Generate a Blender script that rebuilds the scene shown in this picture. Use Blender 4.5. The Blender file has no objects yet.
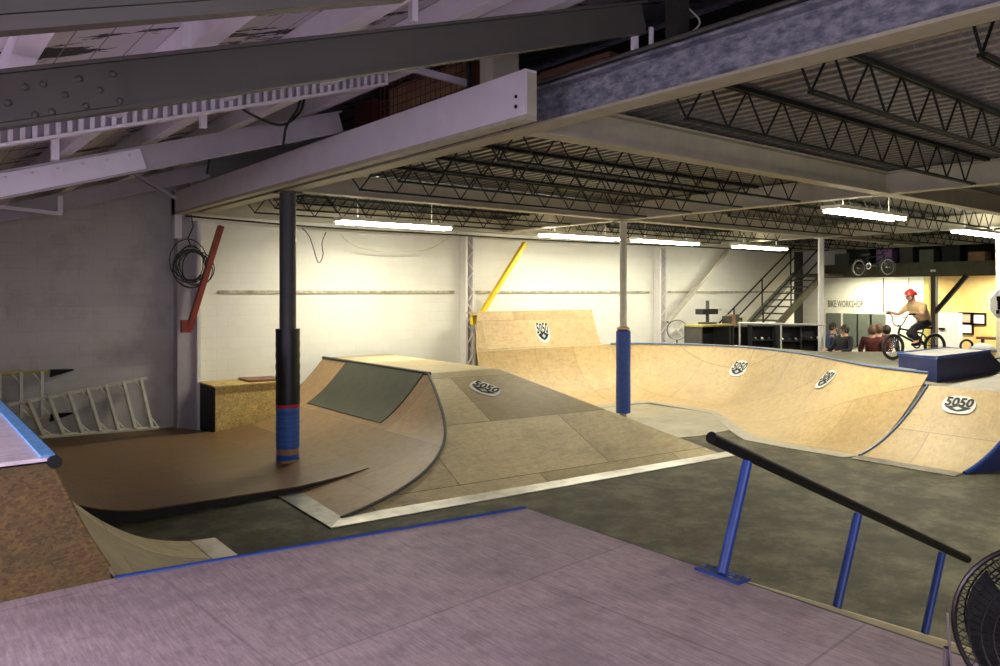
import bpy, bmesh, math, random
from mathutils import Vector, Matrix
random.seed(7)
S = bpy.context.scene
COL = S.collection
PI = math.pi

# ------------------------------------------------------------------ camera
FPX = 761.0; HX = 500.0; HY = 292.0; CAMZ = 2.5
YAW = math.atan2(.625, .780)
FW = Vector((math.sin(YAW), math.cos(YAW), 0)); RT = Vector((math.cos(YAW), -math.sin(YAW), 0))
cam_d = bpy.data.cameras.new('camera'); cam = bpy.data.objects.new('camera', cam_d); COL.objects.link(cam)
cam.location = (0, 0, CAMZ); cam.rotation_euler = (PI/2, 0, -YAW)
cam_d.sensor_width = 36; cam_d.lens = FPX/1000*36; cam_d.shift_y = -(333-HY)/1000; cam_d.clip_start = .05
S.camera = cam
# ------------------------------------------------------------------ world, exposure
S.view_settings.view_transform = 'Standard'; S.view_settings.look = 'None'
S.view_settings.gamma = 1; S.view_settings.use_curve_mapping = False
S.view_settings.exposure = 0.0
W = bpy.data.worlds.new('world'); S.world = W; W.use_nodes = True
W.node_tree.nodes['Background'].inputs[0].default_value = (.70, .62, 1.0, 1)
W.node_tree.nodes['Background'].inputs[1].default_value = .15
S.cycles.use_denoising = True
S.cycles.max_bounces = 6; S.cycles.diffuse_bounces = 4
def area(name, loc, rot, sx, sy, power, col):
    l = bpy.data.lights.new(name, 'AREA'); l.shape = 'RECTANGLE'; l.size = sx; l.size_y = sy
    l.energy = power; l.color = col
    o = bpy.data.objects.new(name, l); o.location = loc; o.rotation_euler = rot; COL.objects.link(o); return o
# daylight through the wide open dock door in the left wall, and through the door behind
area('daylight_left_door', (-4.7, 2.6, 3.1), (0, math.radians(-90), 0), 2.6, 6.5, 1700, (.88, .82, 1.0))
# added fill lamp under the closed old roof, brightening the left ramp top
area('fill_left_ramp', (-1.9, 3.6, 2.78), (0, 0, 0), 1.3, 4.4, 210, (.88, .82, 1.0))
area('daylight_rear_door', (0.0, -3.8, 2.7), (math.radians(90), 0, 0), 6.0, 2.6, 300, (.88, .82, 1.0))

# ------------------------------------------------------------------ measured rays -> real places
def ray(px, py): return FW + RT*((px-HX)/FPX) + Vector((0, 0, (HY-py)/FPX))
def pz(px, py, z): d = ray(px, py); return Vector((0,0,CAMZ)) + d*((z-CAMZ)/d.z)
def pX(px, py, X): d = ray(px, py); return Vector((0,0,CAMZ)) + d*(X/d.x)
def pY(px, py, Y): d = ray(px, py); return Vector((0,0,CAMZ)) + d*(Y/d.y)
def pD(px, py, D): return Vector((0,0,CAMZ)) + ray(px, py)*D

# ------------------------------------------------------------------ materials
def nt(name, rough=.6, metal=0, spec=.5):
    m = bpy.data.materials.new(name); m.use_nodes = True
    b = m.node_tree.nodes['Principled BSDF']
    b.inputs['Roughness'].default_value = rough; b.inputs['Metallic'].default_value = metal
    b.inputs['Specular IOR Level'].default_value = spec
    return m, m.node_tree.nodes, m.node_tree.links, b
def c4(c): return (c[0], c[1], c[2], 1)
def coords(N, L, scale=(1,1,1), rot=(0,0,0), loc=(0,0,0)):
    t = N.new('ShaderNodeTexCoord'); mp = N.new('ShaderNodeMapping')
    mp.inputs['Scale'].default_value = scale; mp.inputs['Rotation'].default_value = rot; mp.inputs['Location'].default_value = loc
    L.new(t.outputs['Object'], mp.inputs['Vector']); return mp.outputs['Vector']
def noise(N, L, vec, scale, detail=4, rough=.6):
    n = N.new('ShaderNodeTexNoise'); n.inputs['Scale'].default_value = scale
    n.inputs['Detail'].default_value = detail; n.inputs['Roughness'].default_value = rough
    L.new(vec, n.inputs['Vector']); return n.outputs['Fac']
def ramp(N, L, fac, stops):
    r = N.new('ShaderNodeValToRGB'); e = r.color_ramp.elements
    while len(e) < len(stops): e.new(.5)
    for k, (p, c) in enumerate(stops): e[k].position = p; e[k].color = c4(c)
    L.new(fac, r.inputs['Fac']); return r.outputs['Color']
def mixc(N, L, fac, a, b, mode='MIX'):
    m = N.new('ShaderNodeMix'); m.data_type = 'RGBA'; m.blend_type = mode
    if isinstance(fac, (int, float)): m.inputs[0].default_value = fac
    else: L.new(fac, m.inputs[0])
    for s, v in ((6, a), (7, b)):
        if isinstance(v, tuple): m.inputs[s].default_value = c4(v)
        else: L.new(v, m.inputs[s])
    return m.outputs[2]
def bump(N, L, b, h, strength=.3, dist=.01):
    n = N.new('ShaderNodeBump'); n.inputs['Strength'].default_value = strength; n.inputs['Distance'].default_value = dist
    L.new(h, n.inputs['Height']); L.new(n.outputs['Normal'], b.inputs['Normal'])
def plain(name, c, rough=.55, metal=0, var=.12, scale=6, spec=.5):
    m, N, L, b = nt(name, rough, metal, spec)
    v = coords(N, L); f = noise(N, L, v, scale)
    lo = tuple(x*(1-var) for x in c); hi = tuple(min(1, x*(1+var)) for x in c)
    L.new(ramp(N, L, f, [(.3, lo), (.7, hi)]), b.inputs['Base Color']); return m
def ply(name, a, bcol, rot=0, sheet=(2.44, 1.22), rough=.5, stain=(.25,.2,.16), stain_amt=.35, grain_rot=0, contrast=.35, plane='XY', spec=.4, mortar=.55):
    """plywood sheets: brick pattern gives each sheet its own tone and a thin joint"""
    m, N, L, b = nt(name, rough, 0, spec)
    r3 = (0, 0, rot) if plane == 'XY' else (PI/2, 0, rot)
    v = coords(N, L, (1,1,1), r3)
    br = N.new('ShaderNodeTexBrick'); br.inputs['Scale'].default_value = 1
    br.inputs['Brick Width'].default_value = sheet[0]; br.inputs['Row Height'].default_value = sheet[1]
    br.inputs['Mortar Size'].default_value = .006; br.inputs['Mortar Smooth'].default_value = .1
    br.inputs['Color1'].default_value = c4(a); br.inputs['Color2'].default_value = c4(bcol)
    br.inputs['Mortar'].default_value = c4(tuple(x*mortar for x in a)); br.offset = .5
    L.new(v, br.inputs['Vector'])
    gv = coords(N, L, (1.2, 14, 6) if grain_rot == 0 else (14, 1.2, 6)); g = noise(N, L, gv, 3 if grain_rot == 0 else 6, 8, .75)
    c1 = mixc(N, L, contrast, br.outputs['Color'], ramp(N, L, g, [(.30, (.25,.25,.25)), (.70, (1.4,1.4,1.4))]), 'MULTIPLY')
    fine = noise(N, L, coords(N, L), 9, 8, .8)
    c1 = mixc(N, L, .55, c1, ramp(N, L, fine, [(.32, (.55,.53,.5)), (.55, (1.05,1.05,1.05))]), 'MULTIPLY')
    s = noise(N, L, coords(N, L), 1.1, 6, .7)
    sm = N.new('ShaderNodeMapRange'); sm.inputs[1].default_value = .48; sm.inputs[2].default_value = .75
    sm.inputs[3].default_value = 0; sm.inputs[4].default_value = stain_amt; L.new(s, sm.inputs[0])
    c2 = mixc(N, L, sm.outputs[0], c1, stain); L.new(c2, b.inputs['Base Color'])
    bump(N, L, b, g, .06, .005); return m
def osb(name, a, bcol, rough=.65):
    m, N, L, b = nt(name, rough)
    vo = N.new('ShaderNodeTexVoronoi'); vo.inputs['Scale'].default_value = 60; L.new(coords(N, L, (1, 1, 1.6), (.3,.2,.5)), vo.inputs['Vector'])
    sep = N.new('ShaderNodeSeparateColor'); L.new(vo.outputs['Color'], sep.inputs[0])
    c = ramp(N, L, sep.outputs[0], [(0, a), (.6, bcol), (1, tuple(x*.45 for x in a))])
    n2 = noise(N, L, coords(N, L), 7, 6, .8)
    c = mixc(N, L, .55, c, ramp(N, L, n2, [(.3, (.3,.26,.22)), (.65, (1.1,1.05,1.0))]), 'MULTIPLY')
    L.new(c, b.inputs['Base Color']); return m
def blockwall(name, a, bcol, mortar, rough=.75, plane='XZ', dirt=.3, dirtc=(.3,.28,.22)):
    m, N, L, b = nt(name, rough)
    v = coords(N, L, (1,1,1), (PI/2, 0, 0) if plane == 'XZ' else (PI/2, 0, PI/2))
    if plane != 'XZ':
        t = N.new('ShaderNodeTexCoord'); s = N.new('ShaderNodeSeparateXYZ'); cb = N.new('ShaderNodeCombineXYZ')
        L.new(t.outputs['Object'], s.inputs[0]); L.new(s.outputs[1], cb.inputs[0]); L.new(s.outputs[2], cb.inputs[1]); v = cb.outputs[0]
    else:
        t = N.new('ShaderNodeTexCoord'); s = N.new('ShaderNodeSeparateXYZ'); cb = N.new('ShaderNodeCombineXYZ')
        L.new(t.outputs['Object'], s.inputs[0]); L.new(s.outputs[0], cb.inputs[0]); L.new(s.outputs[2], cb.inputs[1]); v = cb.outputs[0]
    br = N.new('ShaderNodeTexBrick'); br.inputs['Scale'].default_value = 1
    br.inputs['Brick Width'].default_value = .41; br.inputs['Row Height'].default_value = .205
    br.inputs['Mortar Size'].default_value = .006; br.inputs['Mortar Smooth'].default_value = .6
    br.inputs['Color1'].default_value = c4(a); br.inputs['Color2'].default_value = c4(bcol); br.inputs['Mortar'].default_value = c4(mortar)
    L.new(v, br.inputs['Vector'])
    n = noise(N, L, coords(N, L), 1.6, 8, .7)
    mr = N.new('ShaderNodeMapRange'); mr.inputs[1].default_value = .5; mr.inputs[2].default_value = .8; mr.inputs[4].default_value = dirt; L.new(n, mr.inputs[0])
    L.new(mixc(N, L, mr.outputs[0], br.outputs['Color'], dirtc), b.inputs['Base Color'])
    inv = N.new('ShaderNodeMath'); inv.operation = 'SUBTRACT'; inv.inputs[0].default_value = 1; L.new(br.outputs['Fac'], inv.inputs[1])
    bump(N, L, b, inv.outputs[0], .35, .008); return m
def speckle(name, stops, scale=5, detail=8, rough=.6, metal=0, stretch=(1,1,1), bmp=0, spec=.5, nr=.7):
    m, N, L, b = nt(name, rough, metal, spec)
    n = noise(N, L, coords(N, L, stretch), scale, detail, nr)
    L.new(ramp(N, L, n, stops), b.inputs['Base Color'])
    if bmp: bump(N, L, b, n, bmp, .01)
    return m
def emit(name, c, s):
    m = bpy.data.materials.new(name); m.use_nodes = True; N = m.node_tree.nodes
    b = N['Principled BSDF']; b.inputs['Base Color'].default_value = c4(c)
    b.inputs['Emission Color'].default_value = c4(c); b.inputs['Emission Strength'].default_value = s; return m

M = {}
M['concrete'] = speckle('concrete', [(.32, (.026,.024,.014)), (.48, (.064,.060,.038)), (.60, (.135,.125,.082))], 1.6, 14, .72, bmp=.15, spec=.25, nr=.78)
M['deck_ply'] = ply('foreground_ply', (.55,.43,.44), (.47,.37,.38), rot=math.radians(-4), rough=.55, stain=(.24,.19,.21), stain_amt=.8, contrast=.55, mortar=.7, grain_rot=PI/2)
M['bank_ply'] = ply('bank_ply', (.29,.23,.12), (.68,.57,.34), rot=math.radians(6), sheet=(2.44,1.22), stain=(.19,.15,.10), stain_amt=.6)
M['curve_ply'] = ply('curve_ply', (.44,.28,.13), (.29,.18,.085), rot=PI/2, sheet=(2.44,1.22), stain=(.24,.17,.11), stain_amt=.4)
M['platform_ply'] = ply('platform_ply', (.25,.15,.066), (.18,.108,.048), rot=0, sheet=(2.44,1.22), rough=.42, stain=(.13,.08,.05), stain_amt=.5)
M['bowl_ply'] = ply('bowl_ply', (.53,.385,.18), (.45,.32,.145), rot=PI/2, sheet=(2.44,1.22), stain=(.22,.17,.09), stain_amt=.45, contrast=.25)
M['ext_ply'] = ply('extension_ply', (.66,.50,.28), (.46,.33,.165), rot=0, sheet=(1.9,.62), stain=(.3,.22,.12), stain_amt=.3, contrast=.25, plane='XZ')
M['grey_patch'] = speckle('grey_green_sheet', [(.3, (.030,.036,.020)), (.7, (.052,.057,.034))], 4, 6, .5)
M['dark_edge'] = plain('dark_ply_edge', (.045,.05,.045), .6)
M['black_side'] = plain('black_riser', (.012,.012,.013), .7)
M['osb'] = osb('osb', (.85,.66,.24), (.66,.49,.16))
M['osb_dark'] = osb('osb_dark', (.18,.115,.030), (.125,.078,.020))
M['blue'] = plain('blue_paint', (.018,.055,.25), .38, 0, .2, 14)
M['blue_light'] = plain('worn_blue_paint', (.10,.17,.33), .45, 0, .3, 20)
M['navy'] = plain('navy_box_paint', (.018,.028,.11), .5, 0, .25, 9)
M['black'] = plain('black_paint', (.006,.006,.006), .45, spec=.2)
M['black_tape'] = plain('black_tape', (.010,.012,.012), .38, 0, .3, 30)
M['blue_tape'] = speckle('blue_tape', [(.3, (.02,.08,.30)), (.7, (.05,.16,.48))], 3, 4, .4, stretch=(1,1,14))
M['red_tape'] = plain('red_tape', (.42,.02,.04), .4)
M['steel'] = speckle('worn_steel_sheet', [(.35, (.50,.48,.42)), (.55, (.85,.83,.76))], 1.4, 3, .32, .35)
M['strip_dark'] = speckle('scuffed_steel_sheet', [(.3, (.10,.105,.10)), (.7, (.35,.35,.33))], 5, 6, .35, .6)
M['foot_strip'] = speckle('grey_threshold', [(.3, (.24,.22,.17)), (.7, (.38,.35,.28))], 5, 6, .5, .1)
M['chrome'] = plain('chrome', (.6,.58,.62), .2, 1)
M['alu'] = plain('aluminium', (.60,.60,.52), .4, .25)
M['ladder_yellow'] = plain('ladder_yellow', (.42,.36,.09), .5)
M['girder'] = speckle('mottled_lavender_steel', [(.38, (.10,.105,.135)), (.5, (.20,.205,.25)), (.66, (.36,.355,.39))], 8, 8, .55, stretch=(1,1,2.2))
M['girder_tan'] = plain('cream_flange_paint', (.40,.37,.27), .6)
M['white_beam'] = plain('white_beam_paint', (.70,.66,.72), .5, 0, .05, 4)
M['tan_beam'] = plain('tan_grey_beam_paint', (.46,.43,.32), .6, 0, .12, 3)
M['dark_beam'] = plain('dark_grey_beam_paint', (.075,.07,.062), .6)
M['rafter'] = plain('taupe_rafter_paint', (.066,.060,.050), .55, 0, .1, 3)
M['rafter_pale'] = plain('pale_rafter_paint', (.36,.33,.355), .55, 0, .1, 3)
M['white'] = plain('white_paint', (.72,.70,.68), .55, 0, .06, 4)
M['grey_col'] = plain('grey_column_paint', (.05,.052,.055), .5)
M['cream_col'] = plain('cream_column_paint', (.45,.43,.36), .5)
M['joist'] = plain('black_joist', (.008,.010,.009), .6, spec=.2)
M['deck_metal'] = speckle('galvanised_deck', [(.35, (.13,.125,.115)), (.62, (.20,.19,.175)), (.75, (.55,.53,.48))], 3, 8, .42, .35, stretch=(1,6,1))
M['wall_white'] = blockwall('white_block_wall', (.78,.78,.71), (.76,.76,.685), (.73,.73,.65), dirt=.25, dirtc=(.52,.49,.38))
M['wall_grey'] = blockwall('grey_block_wall', (.46,.45,.44), (.44,.43,.42), (.41,.40,.39), dirt=.7, dirtc=(.22,.205,.19))
M['wall_end'] = blockwall('end_block_wall', (.66,.65,.52), (.62,.60,.48), (.5,.48,.38), plane='YZ')
M['wall_side'] = blockwall('side_block_wall', (.35,.33,.36), (.30,.29,.31), (.25,.24,.25), plane='YZ')
M['orange_wall'] = speckle('orange_ply_wall', [(.3, (.66,.42,.12)), (.7, (.78,.55,.22))], 2, 6, .6)
M['roof'] = None
M['brown'] = plain('brown_wood', (.12,.06,.03), .6)
M['timber'] = speckle('rough_timber', [(.3, (.16,.07,.04)), (.7, (.30,.16,.09))], 6, 6, .7, stretch=(1,.2,4))
M['red'] = plain('red_brace_paint', (.22,.030,.015), .45, 0, .2, 8)
M['yellow'] = plain('yellow_brace_paint', (.75,.56,.02), .45, 0, .1, 8)
M['cable'] = plain('black_cable', (.012,.012,.014), .5)
M['cable_white'] = plain('white_cable', (.6,.58,.48), .5)
M['tube'] = emit('fluorescent_tube', (1.0, .96, .80), 34)
M['fixture'] = plain('fixture_white', (.7,.68,.6), .5)
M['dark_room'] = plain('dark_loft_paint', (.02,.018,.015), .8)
M['olive'] = plain('olive_fascia_paint', (.085,.085,.045), .6, 0, .3, 3)
M['sticker_white'] = plain('sticker_white', (.64,.64,.60), .4, 0, .04)
M['sticker_black'] = plain('sticker_black', (.008,.009,.011), .5, spec=.2)
M['sticker_grey'] = plain('sticker_grey', (.34,.40,.38), .4)
M['skin'] = plain('skin', (.52,.30,.21), .55, 0, .05)
M['hair'] = plain('dark_hair', (.02,.015,.012), .6)
M['red_helmet'] = plain('red_helmet_shell', (.62,.035,.03), .3)
M['tan_cloth'] = plain('tan_shirt_cloth', (.58,.42,.20), .8)
M['black_cloth'] = plain('black_cloth', (.014,.013,.018), .85)
M['maroon_cloth'] = plain('maroon_cloth', (.085,.015,.012), .85)
M['navy_cloth'] = plain('navy_cloth', (.03,.05,.11), .85)
M['grey_cloth'] = plain('grey_cloth', (.28,.28,.27), .85)
M['purple'] = plain('purple_fabric', (.32,.20,.42), .7)
M['rubber'] = plain('tyre_rubber', (.012,.012,.012), .7)
M['bikeframe'] = plain('black_bike_frame', (.015,.015,.02), .3)
M['paper'] = plain('white_paper', (.8,.8,.78), .6, 0, .03)
M['card'] = speckle('cardboard', [(.3, (.30,.17,.09)), (.7, (.40,.24,.13))], 4, 4, .8)
M['green_panel'] = plain('grey_green_panel', (.11,.125,.095), .5)
M['pink_paper'] = plain('pink_print', (.75,.42,.32), .6)
# peeled white roof boards
m, N, L, b = nt('peeling_white_boards', .7)
n1 = noise(N, L, coords(N, L, (.9, 3.2, 1)), 1.5, 10, .68)
peel = ramp(N, L, n1, [(0, (.56,.52,.55)), (.555, (.62,.58,.61)), (.562, (.015,.013,.02)), (1, (.015,.013,.02))])
t = N.new('ShaderNodeTexCoord'); sp = N.new('ShaderNodeSeparateXYZ'); L.new(t.outputs['Object'], sp.inputs[0])
fr = N.new('ShaderNodeMath'); fr.operation = 'PINGPONG'; fr.inputs[1].default_value = .09; L.new(sp.outputs[0], fr.inputs[0])
ln = N.new('ShaderNodeMath'); ln.operation = 'LESS_THAN'; ln.inputs[1].default_value = .004; L.new(fr.outputs[0], ln.inputs[0])
L.new(mixc(N, L, ln.outputs[0], peel, (.2,.18,.2)), b.inputs['Base Color']); M['roof'] = m

# ------------------------------------------------------------------ mesh builder
def rootloc(p):
    v = Vector((0,0,0))
    while p is not None: v = v + Vector(p.location); p = p.parent
    return v
class MB:
    def __init__(s): s.v = []; s.f = []
    def add(s, vs, fs):
        o = len(s.v); s.v += [Vector(a) for a in vs]; s.f += [tuple(i+o for i in f) for f in fs]; return s
    def hexa(s, p):   # 8 corners: bottom ring 0-3, top ring 4-7
        return s.add(p, [(3,2,1,0), (4,5,6,7), (0,1,5,4), (1,2,6,5), (2,3,7,6), (3,0,4,7)])
    def box(s, x0, x1, y0, y1, z0, z1):
        return s.hexa([(x0,y0,z0),(x1,y0,z0),(x1,y1,z0),(x0,y1,z0),(x0,y0,z1),(x1,y0,z1),(x1,y1,z1),(x0,y1,z1)])
    def prism(s, poly, off):
        poly = [Vector(a) for a in poly]; off = Vector(off); n = len(poly)
        return s.add(poly+[a+off for a in poly], [tuple(range(n-1, -1, -1)), tuple(range(n, 2*n))]+[(i, (i+1) % n, n+(i+1) % n, n+i) for i in range(n)])
    def bar(s, a, b, w, h, up=(0,0,1)):   # rectangular bar a-b: w sideways, h along up
        a, b = Vector(a), Vector(b); d = (b-a).normalized(); up = Vector(up)
        sd = d.cross(up)
        if sd.length < 1e-4: sd = d.cross(Vector((1,0,0)))
        sd.normalize(); u = sd.cross(d).normalized()
        q = [sd*i*w/2+u*j*h/2 for i, j in ((-1,-1),(1,-1),(1,1),(-1,1))]
        return s.hexa([a+q[0], a+q[1], b+q[1], b+q[0], a+q[3], a+q[2], b+q[2], b+q[3]])
    def ibeam(s, a, b, w, h, tf=.022, tw=.016):
        s.bar(Vector(a)+Vector((0,0,h/2-tf/2)), Vector(b)+Vector((0,0,h/2-tf/2)), w, tf)
        s.bar(Vector(a)-Vector((0,0,h/2-tf/2)), Vector(b)-Vector((0,0,h/2-tf/2)), w, tf)
        return s.bar(a, b, tw, h-2*tf)
    def tube(s, pts, r, n=8, caps=True, closed=False):
        pts = [Vector(p) for p in pts]; rs = r if isinstance(r, (list, tuple)) else [r]*len(pts)
        k = len(pts); rings = []; prev = None
        for i, p in enumerate(pts):
            if closed: d = pts[(i+1) % k]-pts[i-1]
            else: d = pts[min(i+1, k-1)]-pts[max(i-1, 0)]
            if d.length < 1e-9: d = Vector((0,0,1))
            d.normalize()
            if prev is None:
                a = Vector((0,0,1)) if abs(d.z) < .9 else Vector((1,0,0)); u = d.cross(a).normalized()
            else:
                u = prev-d*prev.dot(d)
                u = u.normalized() if u.length > 1e-6 else d.orthogonal().normalized()
            prev = u; w = d.cross(u); rings.append([p+(u*math.cos(2*PI*j/n)+w*math.sin(2*PI*j/n))*rs[i] for j in range(n)])
        vs = [q for rg in rings for q in rg]; fs = []
        for i in range(k if closed else k-1):
            for j in range(n):
                a, b2 = i*n, ((i+1) % k)*n; fs.append((a+j, a+(j+1) % n, b2+(j+1) % n, b2+j))
        if caps and not closed: fs += [tuple(range(n-1, -1, -1)), tuple(range((k-1)*n, k*n))]
        return s.add(vs, fs)
    def grid(s, rows, thick=None):   # rows of points; thick = vector or None -> closed sheet of real thickness
        R, C = len(rows), len(rows[0]); vs = [Vector(p) for r in rows for p in r]
        fs = [(i*C+j, i*C+j+1, (i+1)*C+j+1, (i+1)*C+j) for i in range(R-1) for j in range(C-1)]
        if thick is None: return s.add(vs, fs)
        t = Vector(thick); n = R*C; vs2 = vs+[p+t for p in vs]
        fs2 = fs+[tuple(n+i for i in reversed(f)) for f in fs]
        edge = [i*C for i in range(R)]
        rim = [j for j in range(C)]+[i*C+C-1 for i in range(1, R)]+[(R-1)*C+j for j in range(C-2, -1, -1)]+[i*C for i in range(R-2, 0, -1)]
        for a, b2 in zip(rim, rim[1:]+rim[:1]): fs2.append((a, n+a, n+b2, b2))
        return s.add(vs2, fs2)
    def lathe(s, prof, n=24, loc=(0,0,0), axis='Z'):
        vs = []; fs = []; k = len(prof)
        for i in range(n):
            a = 2*PI*i/n
            for r, z in prof:
                p = (r*math.cos(a), r*math.sin(a), z)
                if axis == 'X': p = (z, r*math.cos(a), r*math.sin(a))
                if axis == 'Y': p = (r*math.sin(a), z, r*math.cos(a))
                vs.append(Vector(p)+Vector(loc))
        for i in range(n):
            for j in range(k-1): a, b2 = i*k+j, ((i+1) % n)*k+j; fs.append((a, b2, b2+1, a+1))
        return s.add(vs, fs)
    def build(s, name, mat, parent=None, local=False, smooth=False):
        me = bpy.data.meshes.new(name); off = Vector((0,0,0)) if (local or parent is None) else rootloc(parent)
        me.from_pydata([v-off for v in s.v], [], s.f); me.validate(); 
        bm = bmesh.new(); bm.from_mesh(me); bmesh.ops.recalc_face_normals(bm, faces=bm.faces); bm.to_mesh(me); bm.free()
        if smooth:
            me.polygons.foreach_set('use_smooth', [True]*len(me.polygons)); me.set_sharp_from_angle(angle=math.radians(40))
        me.materials.append(mat if not isinstance(mat, str) else M[mat])
        o = bpy.data.objects.new(name, me); COL.objects.link(o)
        if parent is not None: o.parent = parent
        return o
def tag(o, label=None, cat=None, group=None, kind=None):
    if label: o['label'] = label
    if cat: o['category'] = cat
    if group: o['group'] = group
    if kind: o['kind'] = kind
    return o
def thing(name, label, cat, loc=(0,0,0), rz=0, group=None):
    o = bpy.data.objects.new(name, None); COL.objects.link(o); o.location = loc; o.rotation_euler = (0, 0, rz)
    o.empty_display_size = .1
    return tag(o, label, cat, group)
def dup(root, loc=None, rot=None, label=None):
    r = root.copy(); COL.objects.link(r)
    if loc is not None: r.location = loc
    if rot is not None: r.rotation_euler = rot
    if label: r['label'] = label
    for ch in list(root.children):
        c = ch.copy(); COL.objects.link(c); c.parent = r
        for g in ch.children:
            d = g.copy(); COL.objects.link(d); d.parent = c
    return r
def struct(name, mb, mat): return tag(mb.build(name, mat), kind='structure')
def lerp(a, b, t): return a+(b-a)*t
def catmull(pts, n=6):
    pts = [Vector(p) for p in pts]; out = []
    for i in range(len(pts)-1):
        p0, p1, p2, p3 = pts[max(i-1, 0)], pts[i], pts[i+1], pts[min(i+2, len(pts)-1)]
        for k in range(n):
            t = k/n; out.append(.5*((2*p1)+(p2-p0)*t+(2*p0-5*p1+4*p2-p3)*t*t+(3*p1-p0-3*p2+p3)*t**3))
    return out+[pts[-1]]
def textgeo(s, size=1.0, bold=.0):
    cu = bpy.data.curves.new('t', 'FONT'); cu.body = s; cu.size = size; cu.align_x = 'CENTER'; cu.align_y = 'CENTER'; cu.offset = bold; cu.resolution_u = 2
    o = bpy.data.objects.new('t', cu); COL.objects.link(o); bpy.context.view_layer.update()
    me = bpy.data.meshes.new_from_object(o.evaluated_get(bpy.context.evaluated_depsgraph_get()))
    vs = [v.co.copy() for v in me.vertices]; fs = [tuple(p.vertices) for p in me.polygons]
    bpy.data.objects.remove(o); bpy.data.curves.remove(cu); bpy.data.meshes.remove(me); return vs, fs

# ================================================================== SETTING
WY = 14.3      # long block wall
BX, CX, DX, EX = 4.4, 11.35, 19.0, 25.0     # column / beam lines
ZB, ZT, ZD = 3.92, 4.24, 4.27               # beam underside, top, metal deck
struct('floor', MB().box(-5, 30, -4, WY, -.2, 0), 'concrete')
struct('wall_back', MB().box(BX-.15, 24.6, WY, WY+.3, 0, 6.8), 'wall_white')
struct('wall_back_old', MB().box(-5, BX-.15, WY, WY+.3, 0, 5.2), 'wall_grey')
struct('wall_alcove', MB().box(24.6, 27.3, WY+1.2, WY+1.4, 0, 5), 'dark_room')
EW = 27.3
struct('wall_end', MB().box(EW, EW+.3, 11.1, WY+1.4, 0, 5), 'wall_end')
struct('wall_end_plywood', MB().box(EW, EW+.3, -4, 11.1, 0, 5), 'orange_wall')
lw = MB().box(-5.3, -5, -4, -.8, 0, 5); lw.box(-5.3, -5, 6, WY, 0, 5); lw.box(-5.3, -5, -.8, 6, 4.5, 5); lw.box(-5.3, -5, -.8, 6, 0, 1.7)
struct('wall_left', lw, 'wall_side')
rw = MB().box(-5, -3.2, -4.3, -4, 0, 5); rw.box(3.2, 30, -4.3, -4, 0, 5); rw.box(-3.2, 3.2, -4.3, -4, 4.1, 5); rw.box(-3.2, 3.2, -4.3, -4, 0, 1.2)
struct('wall_front', rw, 'wall_side')
struct('floor_pale_patch', MB().prism([tuple(pz(a, b2, .004)) for a, b2 in ((560,432),(575,409),(645,404),(712,413),(735,429),(700,436),(640,441))], (0,0,.004)), speckle('pale_patch_concrete', [(.3, (.16,.15,.10)), (.65, (.34,.32,.23))], 1.2, 8, .4))  # thin sheet of paler colour than the floor around it
# seam ledge along the white wall
sl = MB()
for x0, x1 in ((4.75, 10.1), (10.6, 16.9), (17.5, 24.5)):
    sl.box(x0, x1, WY-.035, WY+.01, 2.47, 2.53)
struct('trim_wall_ledge', sl, plain('ledge_grime', (.40,.37,.27), .7, 0, .5, 9))
# corrugated ceiling: ribs run along Y
rows = []; pit = .17; x = BX-.1; prof = []
while x < EW:
    for dx, z in ((0, 0), (.05, 0), (.07, .045), (.13, .045), (.15, 0)): prof.append((x+dx, ZD+z))
    x += pit
cg = MB().grid([[(px_, y, z_) for px_, z_ in prof] for y in (-4, 1, 5, 10, WY)], (0, 0, .01))
struct('ceiling', cg, 'deck_metal')
# old part: pitched board roof rising towards +X, going on above the loft
SL = .31
def zr(x): return 3.07+SL*x
struct('ceiling_old_roof', MB().hexa([(-5,-4,zr(-5)+.50),(10,-4,zr(10)+.50),(10,WY,zr(10)+.50),(-5,WY,zr(-5)+.50),(-5,-4,zr(-5)+.6),(10,-4,zr(10)+.6),(10,WY,zr(10)+.6),(-5,WY,zr(-5)+.6)]), 'roof')
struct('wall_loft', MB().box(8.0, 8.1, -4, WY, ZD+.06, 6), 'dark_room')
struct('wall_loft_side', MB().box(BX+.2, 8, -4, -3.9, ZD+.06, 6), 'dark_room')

# ================================================================== STEELWORK
def ib(name, label, a, b, w, h, web, flange=None, cat='beam', group=None):
    t = thing(name, label, cat, a, group=group)
    wb = MB().bar(a, b, .02, h-.04); wb.build('web', web, t)
    f = flange or web; u = Vector((0,0,h/2-.01))
    MB().bar(Vector(a)+u, Vector(b)+u, w, .022).build('top_flange', f, t)
    MB().bar(Vector(a)-u, Vector(b)-u, w, .022).build('bottom_flange', f, t)
    return t
H = ZT-ZB; zc = (ZT+ZB)/2
g = ib('steel_girder', 'big mottled lavender steel girder crossing the whole upper picture over the loft edge', (BX, -3.9, zc), (BX, WY-.02, zc), .22, H, 'girder', 'girder_tan')
for c_ in g.children:
    if c_.name.startswith('top_flange'): c_.data.materials[0] = M['girder']
for k in range(4):
    q = pX((625, 648)[k % 2], (384/3, 402/3)[k//2], BX-.012) if False else Vector((BX-.012, 5.30+.10*(k % 2), 3.965+.05*(k//2)))
    MB().lathe([(0, -.012), (.016, -.012), (.018, 0)], 8, q, 'X').build('bolt', 'black', g)
ib('steel_girder', 'tan grey steel girder running from the lavender girder past the near joists', (BX+.1, 5.16, zc), (24.9, 5.16, zc), .2, H-.01, 'tan_beam')
ib('steel_girder', 'grey steel girder carried on the heads of the three round columns', (BX+.1, 10.28, zc), (24.9, 10.28, zc), .2, H-.01, 'tan_beam')
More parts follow.
